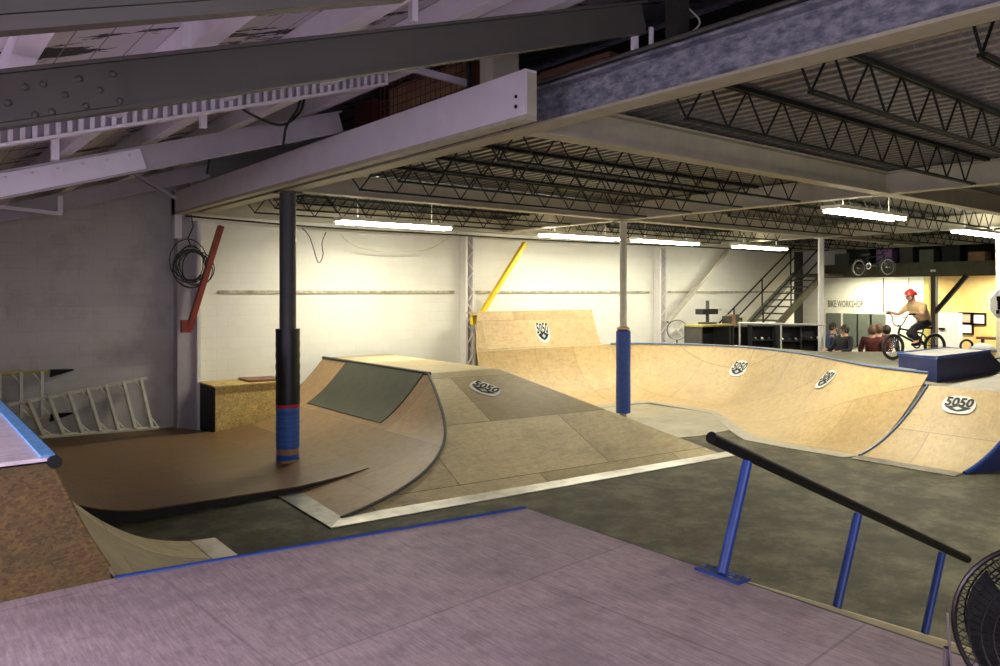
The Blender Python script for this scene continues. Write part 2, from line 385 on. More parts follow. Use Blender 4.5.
ib('steel_girder', 'grey steel girder along the top of the white block wall', (4.12, WY-.35, zc-.06), (24.5, WY-.35, zc-.06), .2, H-.04, 'tan_beam')
ib('steel_girder', 'cross girder over the middle column with a dark near end', (CX, -3.9, zc), (CX, WY-.02, zc), .2, H, 'tan_beam')
ib('steel_girder', 'far cross girder over the white column by the staircase', (DX, -3.9, zc), (DX, WY-.02, zc), .2, H, 'tan_beam')
ib('steel_girder', 'last cross girder in front of the storage mezzanine', (EX, -3.9, zc), (EX, WY-.02, zc), .2, H, 'tan_beam')
# white boxed beam in front
wb0 = Vector((3.93, 4.5, 0)); 
t = thing('white_beam', 'long white boxed steel beam with a cut end above the left half', 'beam', (3.93, 4.5, 4.04))
MB().box(3.90, 3.92, 4.55, WY-.05, 3.90, 4.24).build('web', 'white_beam', t)
MB().box(3.90, 4.02, 4.55, WY-.05, 3.86, 3.90).build('bottom_flange', 'girder_tan', t)
MB().box(3.90, 4.02, 4.55, WY-.05, 4.24, 4.26).build('top_flange', 'white_beam', t)
MB().box(3.92, 4.02, 4.55, 4.57, 3.90, 4.24).build('end_plate', 'tan_beam', t)
for z in (3.98, 4.06):
    MB().lathe([(0, -.008), (.014, -.008), (.015, 0)], 10, (3.90, 4.66, z), 'X').build('bolt_hole', 'black', t)

# rafters of the old roof, in planes of constant Y
def rafter(Y, x0, x1, h, w, mat, label, plates=None, dz=0, fl=True):
    a = Vector((x0, Y, zr(x0)+h/2+dz)); b = Vector((x1, Y, zr(x1)+h/2+dz)); t = thing('roof_rafter', label, 'beam', a)
    MB().bar(a, b, .03, h-.03, (0,0,1)).build('web', mat, t)
    for s, n in ((-1, 'bottom_flange'), (1, 'top_flange')):
        MB().bar(a+Vector((0,0,s*(h/2-.01))), b+Vector((0,0,s*(h/2-.01))), w, .018).build(n, mat, t)
    if plates:
        for (p0, p1, n, rows_, pm) in plates:
            c0 = Vector((p0, Y-.03, zr(p0)+h/2+dz)); c1 = Vector((p1, Y-.03, zr(p1)+h/2+dz))
            pl = MB().bar(c0, c1, .02, h-.055).build('splice_plate', pm, t)
            for i in range(n):
                for j in range(rows_):
                    xx = p0+(p1-p0)*(i+.5+(.25 if j else -.1))/n; zz = zr(xx)+dz+h/2+(h*.24)*(-1 if j else 1)
                    MB().lathe([(0, -.014), (.009, -.012), (.015, -.004), (.016, 0)], 10, (xx, Y-.04, zz), 'Y').build('rivet', pm, pl, smooth=True)
    return t
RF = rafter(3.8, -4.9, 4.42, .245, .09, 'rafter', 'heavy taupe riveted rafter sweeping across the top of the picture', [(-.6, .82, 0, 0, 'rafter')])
for px_, py_ in ((8,103),(25,87),(43,84),(79,79),(113,74),(65,95),(100,90),(35,115),(52,112),(86,106),(120,101)):
    MB().lathe([(0, -.014), (.009, -.012), (.015, -.004), (.016, 0)], 12, pY(px_, py_, 3.76), 'Y').build('rivet', 'rafter', RF, smooth=True)
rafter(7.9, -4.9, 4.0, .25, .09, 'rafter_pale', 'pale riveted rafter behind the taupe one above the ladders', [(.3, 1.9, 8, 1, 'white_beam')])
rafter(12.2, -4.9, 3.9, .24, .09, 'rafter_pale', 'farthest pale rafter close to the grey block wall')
t = thing('ribbed_timber', 'brownish ribbed member in the top left corner of the picture', 'beam', (0, 2.2, zr(0)))
rb = MB()
for k in range(5):
    a = Vector((-4, 2.2+.03*(k % 2), zr(-4)+.01+.05*k)); b = Vector((1.35, a.y, zr(1.35)+.01+.05*k)); rb.bar(a, b, .06, .036)
rb.build('ribs', 'rafter', t)
# purlins along Y under the boards
for i, x in enumerate((-3.2, -2.2, -1.2, -.35, .45, 1.25, 2.05, 2.9, 3.7)):
    z = zr(x)+.40
    t = thing('roof_purlin', f'white roof purlin under the peeling boards, {["first","second","third","fourth","fifth","sixth","seventh","eighth","ninth"][i]} from the low left side', 'purlin', (x, -3.8, z), group='roof purlins')
    MB().box(x-.015, x+.015, -3.8, WY-.05, z-.09, z+.09).build('web', 'white_beam', t)
    MB().box(x-.05, x+.05, -3.8, WY-.05, z-.10, z-.085).build('lip', 'white_beam', t)
# corrugated strip along the slope, seen between the rafters
t = thing('corrugated_strip', 'ribbed white metal strip under the taupe rafter', 'panel', (0, 6, zr(0)+.2))
st = MB(); x = -1.0
while x < 3.5:
    st.hexa([(x,6,zr(x)+.24),(x+.03,6,zr(x+.03)+.24),(x+.03,6.05,zr(x+.03)+.24),(x,6.05,zr(x)+.24),(x,6,zr(x)+.35),(x+.03,6,zr(x+.03)+.35),(x+.03,6.05,zr(x+.03)+.35),(x,6.05,zr(x)+.35)]); x += .07
st.build('ribs', 'white_beam', t)
bk = MB().bar((-1, 6.06, zr(-1)+.3), (3.5, 6.06, zr(3.5)+.3), .02, .14).build('backing', 'rafter_pale', t)
MB().bar((-1, 6.02, zr(-1)+.225), (3.5, 6.02, zr(3.5)+.225), .09, .02).build('lower_lip', 'white_beam', t)
MB().bar((-1, 6.02, zr(-1)+.365), (3.5, 6.02, zr(3.5)+.365), .09, .02).build('upper_lip', 'white_beam', t)
# short struts and braces between roof members
def strut(label, a, b, w=.07, h=.05, mat='white_beam'):
    t = MB().bar((0,0,0), Vector(b)-Vector(a), w, h).build('roof_strut', mat); t.location = a; return tag(t, label, 'strut')
strut('short white strut standing on the taupe rafter near its riveted end', pY(186, 48, 3.9), pY(186, 12, 3.9), .05, .04)
strut('short white strut standing on the middle of the taupe rafter', pY(413, 22, 3.9), pY(413, -10, 3.9), .05, .04)
strut('white strut between the ribbed strip and the pale rafter, left one', pY(55, 160, 6.6), pY(55, 125, 6.6), .06, .05)
strut('white strut between the ribbed strip and the pale rafter, right one', pY(203, 128, 6.6), pY(203, 100, 6.6), .06, .05)
strut('wide pale diagonal strut leaning over the taupe rafter', pY(222, 34, 4.3), pY(300, -20, 4.3), .12, .03)
strut('pale diagonal strut at the top middle of the old roof', pY(452, 10, 4.3), pY(480, -18, 4.3), .12, .03)
strut('thin white brace dropping behind the cut end of the white beam', pY(385, 62, 6.4), pY(470, 84, 6.2), .05, .06)
strut('pale knee brace rising to the middle of the roof', pY(160, 168, 9), pY(255, 110, 9), .07, .06, 'rafter_pale')
strut('small pale bracket arm under the far rafter', pY(0, 207, 11.9), pY(62, 214, 11.9), .05, .05)
strut('small pale bracket upright under the far rafter', pY(60, 214, 11.9), pY(60, 196, 11.9), .06, .06)
strut('thin brace running into the head of the white wall column', pY(120, 165, 12.1), pY(175, 198, 12.1), .05, .05, 'rafter_pale')
strut('taupe stub column behind the cut end of the white beam', (4.4, 5.5, 4.24), (4.4, 5.5, 4.86), .2, .3, 'tan_beam')
strut('white roof post standing on the lavender girder under the taupe rafter', (BX, 3.86, ZT), (BX, 3.86, 4.46), .035, .05)
strut('second thin white post beside the one on the lavender girder', (BX, 3.70, ZT), (BX, 3.70, 4.46), .02, .03)
strut('thick dark post rising through the loft beyond the taupe rafter', (BX+.05, 3.50, ZT), (BX+.05, 3.50, 4.95), .12, .12, 'dark_room')

strut('white upright plate holding the far end of the white beam', (3.96, WY-.2, 3.45), (3.96, WY-.2, 4.3), .20, .12)
# wire cage with cardboard behind it, in the loft
t = thing('wire_cage', 'brown wire mesh cage panel in the loft above the white beam', 'cage', (4.6, 8.2, 4.3))
cgm = MB()
for k in range(19): cgm.tube([(4.55, 6.2+k*.097, 4.3), (4.55, 6.2+k*.097, 4.95)], .006, 4)
for k in range(8): cgm.tube([(4.55, 6.2, 4.3+k*.09), (4.55, 7.95, 4.3+k*.09)], .006, 4)
cgm.build('mesh', 'brown', t); MB().box(4.53, 4.57, 6.16, 6.2, 4.3, 4.95).build('frame_post', 'dark_beam', t)
def crate(label, x0, x1, y0, y1, z0, z1, mat, name='cardboard_box', cat='box', lid=True, group=None):
    t = thing(name, label, cat, ((x0+x1)/2, (y0+y1)/2, z0), group=group)
    MB().box(x0, x1, y0, y1, z0, z1).build('body', mat, t)
    if lid:
        f = MB(); f.box(x0-.005, (x0+x1)/2-.004, y0-.005, y1+.005, z1, z1+.008); f.box((x0+x1)/2+.004, x1+.005, y0-.005, y1+.005, z1, z1+.008); f.build('flaps', mat, t)
    return t
LZ = ZD+.06
crate('brown cardboard box behind the wire cage in the loft', 4.62, 5.3, 6.3, 7.85, LZ, LZ+.56, 'card')
crate('maroon box at the left end of the wire cage', 4.5, 5.0, 8.05, 8.5, LZ, LZ+.48, 'maroon_cloth', 'storage_box')
crate('small pink package on the dark loft shelf above the cut beam end', 5.4, 5.7, 5.45, 5.65, LZ+.30, LZ+.4, 'purple', 'package', 'package')
crate('dark storage chest at the back of the loft below the pink package', 5.3, 6.0, 4.9, 6.0, LZ, LZ+.29, 'black_side', 'storage_chest', 'chest')
for k, (a, b2, lb) in enumerate(((pX(505, 88, 4.75), pX(632, 57, 4.75), 'long reddish timber plank lying just behind the lavender girder, lowest of the pile'), (pX(545, 76, 4.85), pX(614, 55, 4.85), 'shorter reddish plank lying on top of the loft pile left of the white post'),
        (pX(672, 50, 4.7), pX(775, 14, 4.7), 'long brown plank in the loft right of the dark post'), (pX(700, 38, 4.85), pX(762, 14, 4.85), 'brown plank resting above the other one right of the dark post'))):
    tb = MB().bar((0,0,0), b2-a, .12, .045).build('timber_plank', 'timber'); tb.location = a; tag(tb, lb, 'plank')
    st_ = MB(); md = (a+b2)/2; st_.box(-.05, .05, -.3, .3, LZ-md.z, -.025); so = st_.build('plank_stand', 'dark_room'); so.location = md
    tag(so, ['dark trestle under the long plank behind the girder', 'dark trestle under the shorter plank left of the white post', 'dark trestle under the long plank right of the dark post', 'dark trestle under the topmost plank right of the dark post'][k], 'trestle')
cb = MB().tube(catmull([pX(683, 38, 5.1), pX(700, 22, 5.1), pX(682, 0, 5.1), pX(690, -20, 5.1)]), .008, 5).build('loft_cable', 'cable_white'); tag(cb, 'thin pale cable hanging in the dark loft right of the post', 'cable')

# open-web joists
def joist(x0, x1, group, label, first):
    t = thing('steel_joist', label, 'joist', (x0, 0, 3.88), group=group)
    L_ = x1-x0; zt = ZD-.03-3.88
    mb = MB()
    for s in (-.022, .022): mb.box(.1, L_-.1, s-.012, s+.012, zt-.02, zt+.02)
    mb.build('top_chord', 'joist', t, local=True)
    mb = MB()
    for s in (-.018, .018): mb.box(.55, L_-.55, s-.010, s+.010, -.012, .012)
    mb.build('bottom_chord', 'joist', t, local=True)
    n = int((L_-1.1)/.27); pts = [(.25, 0, zt)]
    for k in range(n+1): pts.append((.55+(L_-1.1)*k/n, 0, zt if k % 2 else 0))
    pts.append((L_-.25, 0, zt)); w = MB()
    for a, b in zip(pts, pts[1:]): w.tube([a, b], .010, 5)
    w.build('web', 'joist', t, local=True)
    return t
ORD = ['first','second','third','fourth','fifth','sixth','seventh','eighth','ninth','tenth','eleventh','twelfth','thirteenth','fourteenth']
JY = [-2.4,-1.4,-.4, .65, 1.7, 2.75, 3.8, 6.2, 7.2, 8.2, 9.2, 11.2, 12.1, 13.0]
for bi, (x0, x1, where) in enumerate(((BX, CX, 'in the nearest ceiling bay'), (CX, DX, 'in the middle ceiling bay'), (DX, EX, 'in the far ceiling bay'))):
    j0 = None
    for k, y in enumerate(JY):
        rn = ORD[len(JY)-1-k]
        lb = f'black open-web steel joist {where}, {rn} one out from the white wall'
        if j0 is None: j0 = joist(x0, x1, 'ceiling joists '+where, lb, True); j0.location.y = y
        else: dup(j0, (x0, y, 3.88), label=lb)

# fluorescent lights
def light(x, y, z, label, ln=2.4, power=60, along='X', group='fluorescent strip lights'):
    t = thing('strip_light', label, 'light', (x, y, z), group=group)
    a, b_ = (ln/2, .16) if along == 'X' else (.07, ln/2)
    MB().box(-a, a, -b_, b_, .03, .09).build('fixture', 'fixture', t, local=True)
    for s in ((-.10, .10) if along == 'X' else (-.045, .045)):
        p = [(-ln/2+.02, s, 0), (ln/2-.02, s, 0)]
        if along != 'X': p = [(s, -ln/2+.02, 0), (s, ln/2-.02, 0)]
        MB().tube(p, .025, 8).build('tube', 'tube', t, local=True)
    for s in (-.8, .8):
        pp = (s, 0) if along == 'X' else (0, s)
        MB().tube([(pp[0], pp[1], .09), (pp[0], pp[1], (ZD if along == 'X' else 3.22)-z)], .006, 5).build('hanger', 'cable_white', t, local=True)
    l = bpy.data.lights.new('tube_glow', 'AREA'); l.shape = 'RECTANGLE'; l.size = ln; l.size_y = .16; l.energy = power; l.color = (1.0, .93, .73)
    lo = bpy.data.objects.new('tube_glow', l); lo.location = (0, 0, -.03); lo.parent = t; COL.objects.link(lo)
    if along != 'X': lo.rotation_euler = (0, 0, PI/2)
    else:
        l2 = l.copy(); l2.energy = power*.13; u_ = bpy.data.objects.new('tube_uplight', l2); u_.location = (0, 0, .11); u_.rotation_euler = (PI, 0, 0); u_.parent = t; COL.objects.link(u_)
    l.spread = math.radians(170)
    return t
light(7.4, 12.35, 3.74, 'bright strip light above the big box ramp and behind the dark column', power=130)
light(12.3, 12.4, 3.74, 'strip light above the tall plywood extension', power=100)
light(15.2, 12.3, 3.74, 'strip light right of the tan column over the bowl corner', power=95)
light(18.9, 12.0, 3.72, 'strip light over the staircase end of the white wall', power=80)
light(12.75, 6.1, 3.78, 'strip light hanging over the right-hand ramps near the hanging bicycle', power=170)
light(8.6, 1.0, 3.78, 'added strip light above the open concrete floor, unseen to the right of the picture', power=130)  # lamp added out of frame to brighten the concrete and box ramp
light(18.5, 6.4, 3.76, 'strip light cut by the right edge of the picture', power=200)
light(26.2, 7.9, 3.10, 'added strip light hidden under the mezzanine before the orange wall', power=270, along='Y')  # added out of sight behind the front beam to brighten the far end
light(26.2, 12.2, 3.10, 'added strip light hidden under the mezzanine before the lettered wall', power=200, along='Y')  # second lamp added unseen for the end wall

# round columns
def column(x, y, z0, label, kind):
    t = thing('steel_column', label, 'column', (x, y, 0))
    pm = {'dark': 'grey_col', 'tan': 'cream_col', 'white': 'white'}[kind]; r = {'dark': .115, 'tan': .07, 'white': .075}[kind]
    MB().tube([(0,0,z0), (0,0,ZB-.03)], r, 20).build('pole', pm, t, True, True)
    cp = MB().box(-.17, .17, -.11, .11, ZB-.03, ZB-.002); cp.build('cap_plate', pm if kind != 'dark' else 'dark_beam', t, True)
    if kind == 'dark':
        def band(nm, za, zb, rr, m, waves=0):
            prof = []; n = 14
            for i in range(n+1):
                z = lerp(za, zb, i/n); prof.append((rr+(.004*math.sin(i*2.9) if waves else 0), z))
            MB().lathe([(r, za)]+prof+[(r, zb)], 24).build(nm, m, t, True, True)
        band('black_tape_wrap', .92, 1.98, .168, 'black_tape', 1)
        band('red_tape_band', .87, .925, .166, 'red_tape')
        band('blue_tape_wrap', .30, .87, .164, 'blue_tape', 1)
        band('cardboard_base', z0, .30, .158, 'card')
        band('torn_blue_tape', .14, .22, .162, 'blue_tape', 1)
    if kind == 'tan':
        MB().lathe([(r,.1),(.145,.1),(.148,.5),(.142,1.0),(.148,1.5),(.145,1.72),(.11,1.75),(r,1.76)], 24).build('blue_padding', 'blue', t, True, True)
        MB().lathe([(r,1.755),(.13,1.755),(.125,1.79),(r,1.82)], 24).build('padding_top', 'card', t, True, True)
    return t
c1 = pz(288, 468, .06); c2 = pz(622.5, 418, 0); 
column(4.39, 10.28, .03, 'dark grey round column wrapped in black, red and blue tape', 'dark')
column(11.38, 10.28, 0, 'tan round column in a blue padded sleeve behind the box ramp', 'tan')
column(19.0, 10.28, 0, 'slim white column in front of the staircase', 'white')

# wall columns with lacing, and their braces
def wallcol(x, label, w=.26, lace=True, dark=False):
    t = thing('wall_column', label, 'column', (x, WY-.12, 0))
    for s in (-1, 1): MB().box(s*w/2-.03, s*w/2+.03, -.13, .11, 0, 3.78).build('channel', 'rafter_pale' if dark and s < 0 else 'white', t, True)
    if lace:
        l = MB(); z = .1; k = 0
        while z < 3.6:
            a = (-w/2 if k % 2 else w/2, -.12, z); b = (w/2 if k % 2 else -w/2, -.12, z+.24); l.bar(a, b, .015, .035, (0,1,0)); z += .24; k += 1
        l.build('lacing', 'white', t, True)
    MB().box(-w/2+.03, w/2-.03, .06 if lace else -.06, .08, 0, 3.78).build('web_plate', 'rafter_pale' if not lace else speckle('flaking_column_paint', [(.45, (.6,.58,.48)), (.55, (.22,.2,.14))], 9, 8, .7), t, True)
    return t
xa = pY(187, 300, WY-.12).x; xb = pY(467, 300, WY-.12).x; xc_ = pY(660, 300, WY-.12).x
wallcol(xa, 'broad white steel column where the grey and white walls meet', .34, False, True)
wallcol(xb, 'white laced wall column beside the yellow brace', .2)
wallcol(xc_, 'white laced wall column beside the round floor fan', .26)
def brace(a, b, mat, label, foot=True):
    t = thing('knee_brace', label, 'brace', a); MB().bar(a, b, .09, .12, (0,1,0)).build('brace_bar', mat, t)
    if foot:
        p = Vector(a); MB().box(p.x-.13, p.x+.03, p.y-.05, p.y+.05, p.z-.06, p.z+.16).build('foot_bracket', mat, t)
    return t
brace(pY(189, 329, WY-.42), pY(221, 226, WY-.42), 'red', 'red steel knee brace on the left wall column')
brace(pY(476, 322, WY-.42), pY(525, 243, WY-.42), 'yellow', 'yellow steel knee brace above the plywood extension')
brace(pY(668, 322, WY-.42), pY(727, 251, WY-.42), 'cream_col', 'cream steel knee brace above the round fan', False)
t = thing('blue_sign', 'small blue sign with a white symbol behind the yellow brace', 'sign', pY(483.5, 321.5, WY-.012))
MB().box(-.14, .14, -.01, .01, -.14, .14).build('plate', 'blue', t, True)
sg = MB(); sg.tube([(.0,-.015,.09), (-.02,-.015,.0), (.04,-.015,-.01), (.07,-.015,-.08)], .012, 5); sg.tube([(-.06+.055*math.cos(a*.5)+.03, -.015, -.045+.055*math.sin(a*.5)) for a in range(6, 13)], .009, 5); sg.build('symbol', 'sticker_white', t, True)

# cables
def cable(label, pts, r=.012, mat='cable', n=6, name='cable'):
    pts = [Vector(p) for p in pts]; o = pts[0].copy()
    t = MB().tube(catmull([p-o for p in pts], n), r, 6).build(name, mat, None, True, True); t.location = o; return tag(t, label, 'cable')
t = thing('cable_coil', 'tangled coil of black cable hanging on the left wall column', 'cable', pY(191, 250, WY-.45))
rr = random.Random(3); co = MB()
for k in range(9):
    ax, az = rr.uniform(.16, .34), rr.uniform(.30, .48); ox, oz = rr.uniform(-.06, .12), rr.uniform(-.35, -.15)
    co.tube([(ox+ax*math.cos(a), rr.uniform(-.02, .02), oz+az*.8*math.sin(a)) for a in [2*PI*i/18 for i in range(18)]], .010, 5, closed=True)
co.build('loops', 'cable', t, True, True)
MB().tube([(0,0,.05), (-.05,0,.2), (.04,0,.42), (.0,0,.62)], .012, 5).build('lead', 'cable', t, True)
cable('black wire drooping to a plug left of the first strip light', [pY(302,228,WY-.3), pY(310,238,WY-.3), pY(318,262,WY-.3), pY(323,255,WY-.3), pY(322,243,WY-.3), pY(326,232,WY-.3)], .009)
cable('pale cable sagging below the first strip light', [pY(338,232,WY-.3), pY(355,246,WY-.3), pY(385,252,WY-.3), pY(425,250,WY-.3), pY(445,240,WY-.3), pY(458,232,WY-.3)], .012, 'cable_white')
cable('black cable looping from the taupe rafter to the far rafter', [pY(233,98,7), pY(247,112,7.2), pY(280,125,7.4), pY(300,112,7.2), pY(305,90,7)], .014)
cable('black cable dropping onto the white beam', [pY(303,85,6.8), pY(298,108,7), pY(287,125,7.2), pY(284,140,7.3), pY(283,150,7.4)], .014)
cable('black cable bowing down to the far end of the white beam', [pY(240,112,8.6), pY(225,120,8.8), pY(212,145,9), pY(208,168,9), pY(207,174,9)], .013)
cable('dark conduit run along the top of the white wall', [pY(185,216,WY-.5), pY(330,228,WY-.5), pY(467,235.5,WY-.5), pY(560,241,WY-.5), pY(700,247,WY-.5), pY(790,253,WY-.5)], .018, name='conduit')

# ================================================================== RAMPS
HB = 1.2
def prof(run, h, n=14):   # circular transition: distance from the foot, height
    R = (run*run+h*h)/(2*h); th = math.acos(max(-1, (R-h)/R)); return [(R*math.sin(th*i/n), R*(1-math.cos(th*i/n))) for i in range(n+1)]
# --- stickers
def sticker(parent, pos, u, v, w=.55, h=.46, R=None, name='sticker', lift=1.0):
    u = Vector(u).normalized(); v = Vector(v); v = (v-u*v.dot(u)).normalized(); nrm = u.cross(v).normalized()
    if nrm.z < 0 and abs(nrm.z) > .2: nrm = -nrm
    if nrm.dot(Vector((0,0,CAMZ))-Vector(pos)) < 0: nrm = -nrm
    def mp(a, b, e):
        c = (b*b)/(2*R) if R else 0
        return Vector(pos)+u*a+v*b+nrm*(e+c)
    def blob(pts, e, name_, mat, par):
        mb = MB(); n = len(pts); cx = sum(p[0] for p in pts)/n; cy = sum(p[1] for p in pts)/n; K = 4; vs = [mp(cx, cy, e)]; fs = []
        for k in range(1, K+1):
            for p in pts: vs.append(mp(lerp(cx, p[0], k/K), lerp(cy, p[1], k/K), e))
        for j in range(n): fs.append((0, 1+j, 1+(j+1) % n))
        for k in range(K-1):
            for j in range(n): a = 1+k*n; fs.append((a+j, a+n+j, a+n+(j+1) % n, a+(j+1) % n))
        base = 1+(K-1)*n; low = len(vs)
        for p in pts: vs.append(mp(p[0], p[1], e-.012))
        for j in range(n): fs.append((base+j, low+j, low+(j+1) % n, base+(j+1) % n))
        return mb.add(vs, fs).build(name_, mat, par)
    out = [(w/2*(abs(math.cos(a))**.75)*math.copysign(1, math.cos(a)), h/2*(abs(math.sin(a))**.85)*math.copysign(1, math.sin(a))) for a in [2*PI*i/28 for i in range(28)]]
    o = blob(out, .016*lift, name, 'sticker_white', parent)
    lens = [(-.40*w, -.14*h), (-.2*w, -.08*h), (0, -.03*h), (.2*w, -.08*h), (.40*w, -.14*h), (.2*w, -.32*h), (0, -.40*h), (-.2*w, -.32*h)]
    blob(lens, .016*lift+.003, 'dark_badge', 'sticker_black', o)
    blob([(-.14*w, -.2*h), (0, -.1*h), (.14*w, -.2*h), (0, -.31*h)], .016*lift+.005, 'badge_centre', 'sticker_grey', o)
    vs, fs = textgeo('5050', .5*h, .007)
    mx = max(a.x for a in vs)-min(a.x for a in vs); k = .84*w/mx
    MB().add([mp(a.x*k+.12*(a.y), a.y*1.32+.12*h, .016*lift+.005) for a in vs], fs).build('lettering', 'sticker_black', o)
    return o

# --- big box ramp in the middle
A = pz(341, 519, 0); B = pz(722, 454, 0); Ct = Vector((6.70, 10.2, HB)); Dt = Vector((8.05, 10.1, HB))
nrm = (B-A).cross(Ct-A).normalized()
def on_bank(px, py):
    d = ray(px, py); o = Vector((0,0,CAMZ)); return o+d*((A-o).dot(nrm)/d.dot(nrm))
edge = [on_bank(*p) for p in ((341,519),(358,512),(393,495),(421,476),(437,458),(444.5,440),(444,420),(437,396),(425,373))]
edge[0] = A.copy(); edge[-1] = Ct.copy()
zx = [(p.z, p.x) for p in edge]
t = thing('box_ramp', 'large plywood box ramp with a curved left face and sloping front bank', 'ramp', (7, 10, 0))
BOX = t
es = catmull(edge, 4)
for i in range(1, len(es)):
    if es[i].z < es[i-1].z: es[i].z = es[i-1].z
def xz_at(s): return es[s]
NR = 10; rows = []
for i, p in enumerate(es):
    q = lerp(B, Dt, p.z/HB); rows.append([lerp(p, q, k/NR) for k in range(NR+1)])
MB().grid(rows, (0,0,-.03)).build('front_bank', 'bank_ply', t, smooth=True)
# curved face: the same profile extruded back to the wall
def yb(p):  # far end, cut short where the loose box stands
    return 13.95 if p.x > 5.75 else 13.2
cr = []
for i, p in enumerate(es):
    pp = Vector((p.x, p.y, p.z+.002)); cr.append([Vector((pp.x, lerp(pp.y, yb(p), k/8), pp.z)) for k in range(9)])
MB().grid(cr, (0,0,-.03)).build('curved_face', 'curve_ply', t, smooth=True)
MB().tube([p+Vector((0,0,.012)) for p in es], .022, 8).build('edge_strip', 'dark_edge', t, smooth=True)
# grey sheet screwed on the curved face
top_i = len(es)-1; lo_i = min(range(len(es)), key=lambda i: abs(es[i].z-.50))
ga = []
for i in range(lo_i, top_i+1):
    p = es[i]; nx = Vector((-1,0,.6)).normalized()*.014
    ga.append([Vector((p.x, lerp(10.30, 12.95, k/4), p.z))+nx for k in range(5)])
MB().grid(ga, (.01,0,-.01)).build('grey_sheet', 'grey_patch', t, smooth=True)
MB().hexa([(6.70,10.2,HB-.04),(8.05,10.1,HB-.04),(8.15,13.95,HB-.04),(6.70,13.95,HB-.04),(6.70,10.2,HB),(8.05,10.1,HB),(8.15,13.95,HB),(6.70,13.95,HB)]).build('top_deck', 'bank_ply', t)
MB().tube([(6.70,10.15,HB+.0),(6.70,13.97,HB+.0)], .03, 10).build('coping', 'dark_edge', t, smooth=True)
G = Vector((10.75, 13.95, 0))
MB().grid([[lerp(lerp(Dt, Vector((8.15,13.95,HB)), j/6), lerp(B, G, j/6), k/6) for k in range(7)] for j in range(7)], (0,0,-.03)).build('right_bank', 'bank_ply', t)
# steel transition strips
o1 = Vector((-.02, -.22, -.0)); 
def strip(parent, name, a0, b0, a1, b1, mat, z=.012):
    a0, b0, a1, b1 = [Vector((p[0], p[1], z)) for p in (a0, b0, a1, b1)]; n = 8
    return MB().grid([[lerp(a0, b0, k/n) for k in range(n+1)], [lerp(a1, b1, k/n) for k in range(n+1)]], (0,0,-.01)).build(name, mat, parent)
strip(t, 'front_steel_strip', pz(340, 518, 0), pz(726, 452.5, 0), pz(331, 529, 0), pz(745, 454.5, 0), 'steel', .014)
strip(t, 'left_steel_strip', pz(300, 492, 0), pz(341, 518, 0), pz(276, 496, 0), pz(331, 529, 0), 'strip_dark', .016)
p = on_bank(485, 388.5)
su = (on_bank(500, 393)-on_bank(470, 382.5)); upv = nrm.cross(su); 
if upv.z < 0: upv = -upv
sticker(t, p, su, upv, .50, .40, lift=.3)

# --- raised brown floor with a curved left end, behind the small quarter pipe
t = thing('flat_platform', 'brown plywood flat bottom with a black front riser under the dark column', 'ramp', (3, 11, 0))
def zcurve(x):
    for a, b2 in zip(es, es[1:]):
        if a.x <= x <= b2.x and b2.x > a.x: return lerp(a.z, b2.z, (x-a.x)/(b2.x-a.x))
    return 0.0
def zp(x): return .115 if x < 2.3 else (lerp(.115, .085, (x-2.3)/1.6) if x < 3.9 else lerp(.085-zcurve(3.9), .010, (x-3.9)/1.05)+zcurve(x))
xs = []
XT = 4.95
for d, z in reversed(prof(1.75, 1.25, 12)): xs.append((2.3-d, z+.115))
for k in range(1, 9): x = 2.3+(XT-2.3)*k/8; xs.append((x, zp(x)))
yfar = WY-.03
MB().grid([[(x, lerp(8.95, yfar if x < 4.2 else 13.2, k/6), z) for x, z in xs] for k in range(7)], (0,0,-.015)).build('surface', 'platform_ply', t, smooth=True)
rs_ = MB(); lowp = [(x, 8.965, zcurve(x) if x > 3.6 else 0) for x, z in xs]; 
rs_.grid([[(x, 8.965, z-.012) for x, z in xs if True], lowp], (0, .02, 0)); rs_.build('front_riser', 'black_side', t)

# --- loose chipboard box by the wall
t = thing('chipboard_box', 'chipboard storage box against the white wall left of the dark column', 'box', (4.9, 13.75, 0))
MB().box(4.36, 5.62, 13.26, 14.1, .03, .86).build('body', 'osb', t)
MB().box(4.345, 4.36, 13.27, 14.1, .03, .85).build('dark_side', 'black_side', t)
MB().box(4.33, 5.66, 13.22, 14.12, .86, .885).build('lid', 'osb', t)
b_ = MB().hexa([(5.0,13.4,.89),(5.6,13.3,.89),(5.62,13.9,.89),(5.02,14.0,.89),(5.0,13.4,.92),(5.6,13.3,.92),(5.62,13.9,.92),(5.02,14.0,.92)]).build('loose_board', 'timber'); tag(b_, 'reddish offcut board lying on the chipboard box', 'board')

# --- back quarter pipe with tall extension, bowl corner, right run
cop = [(9.90,13.15),(12.0,13.15),(13.6,13.12),(14.45,12.85),(15.1,12.1),(15.5,11.2),(15.55,10.2),(15.2,9.1),(14.6,8.0),(13.9,7.1),(13.3,6.25),(12.92,5.2)]
fot = [(9.5,11.7),(12.0,11.7),(13.0,11.68)]+[tuple(pz(a, b2, 0))[:2] for a, b2 in ((647,401),(670,404.5),(694,408),(717,412),(729,421),(742,430),(757,438.5),(800,446.5))]+[(11.5,5.62)]
cps = catmull([(a, b2, 0) for a, b2 in cop], 5); fts = [lerp(Vector((fot[i][0], fot[i][1], 0)), Vector((fot[i+1][0], fot[i+1][1], 0)), k/5) for i in range(len(fot)-1) for k in range(5)]+[Vector((fot[-1][0], fot[-1][1], 0))]
t = thing('bowl_ramp', 'pale plywood quarter pipe that bends round the back corner into a bowl', 'ramp', (14, 10, 0)); BOWL = t
rows = []
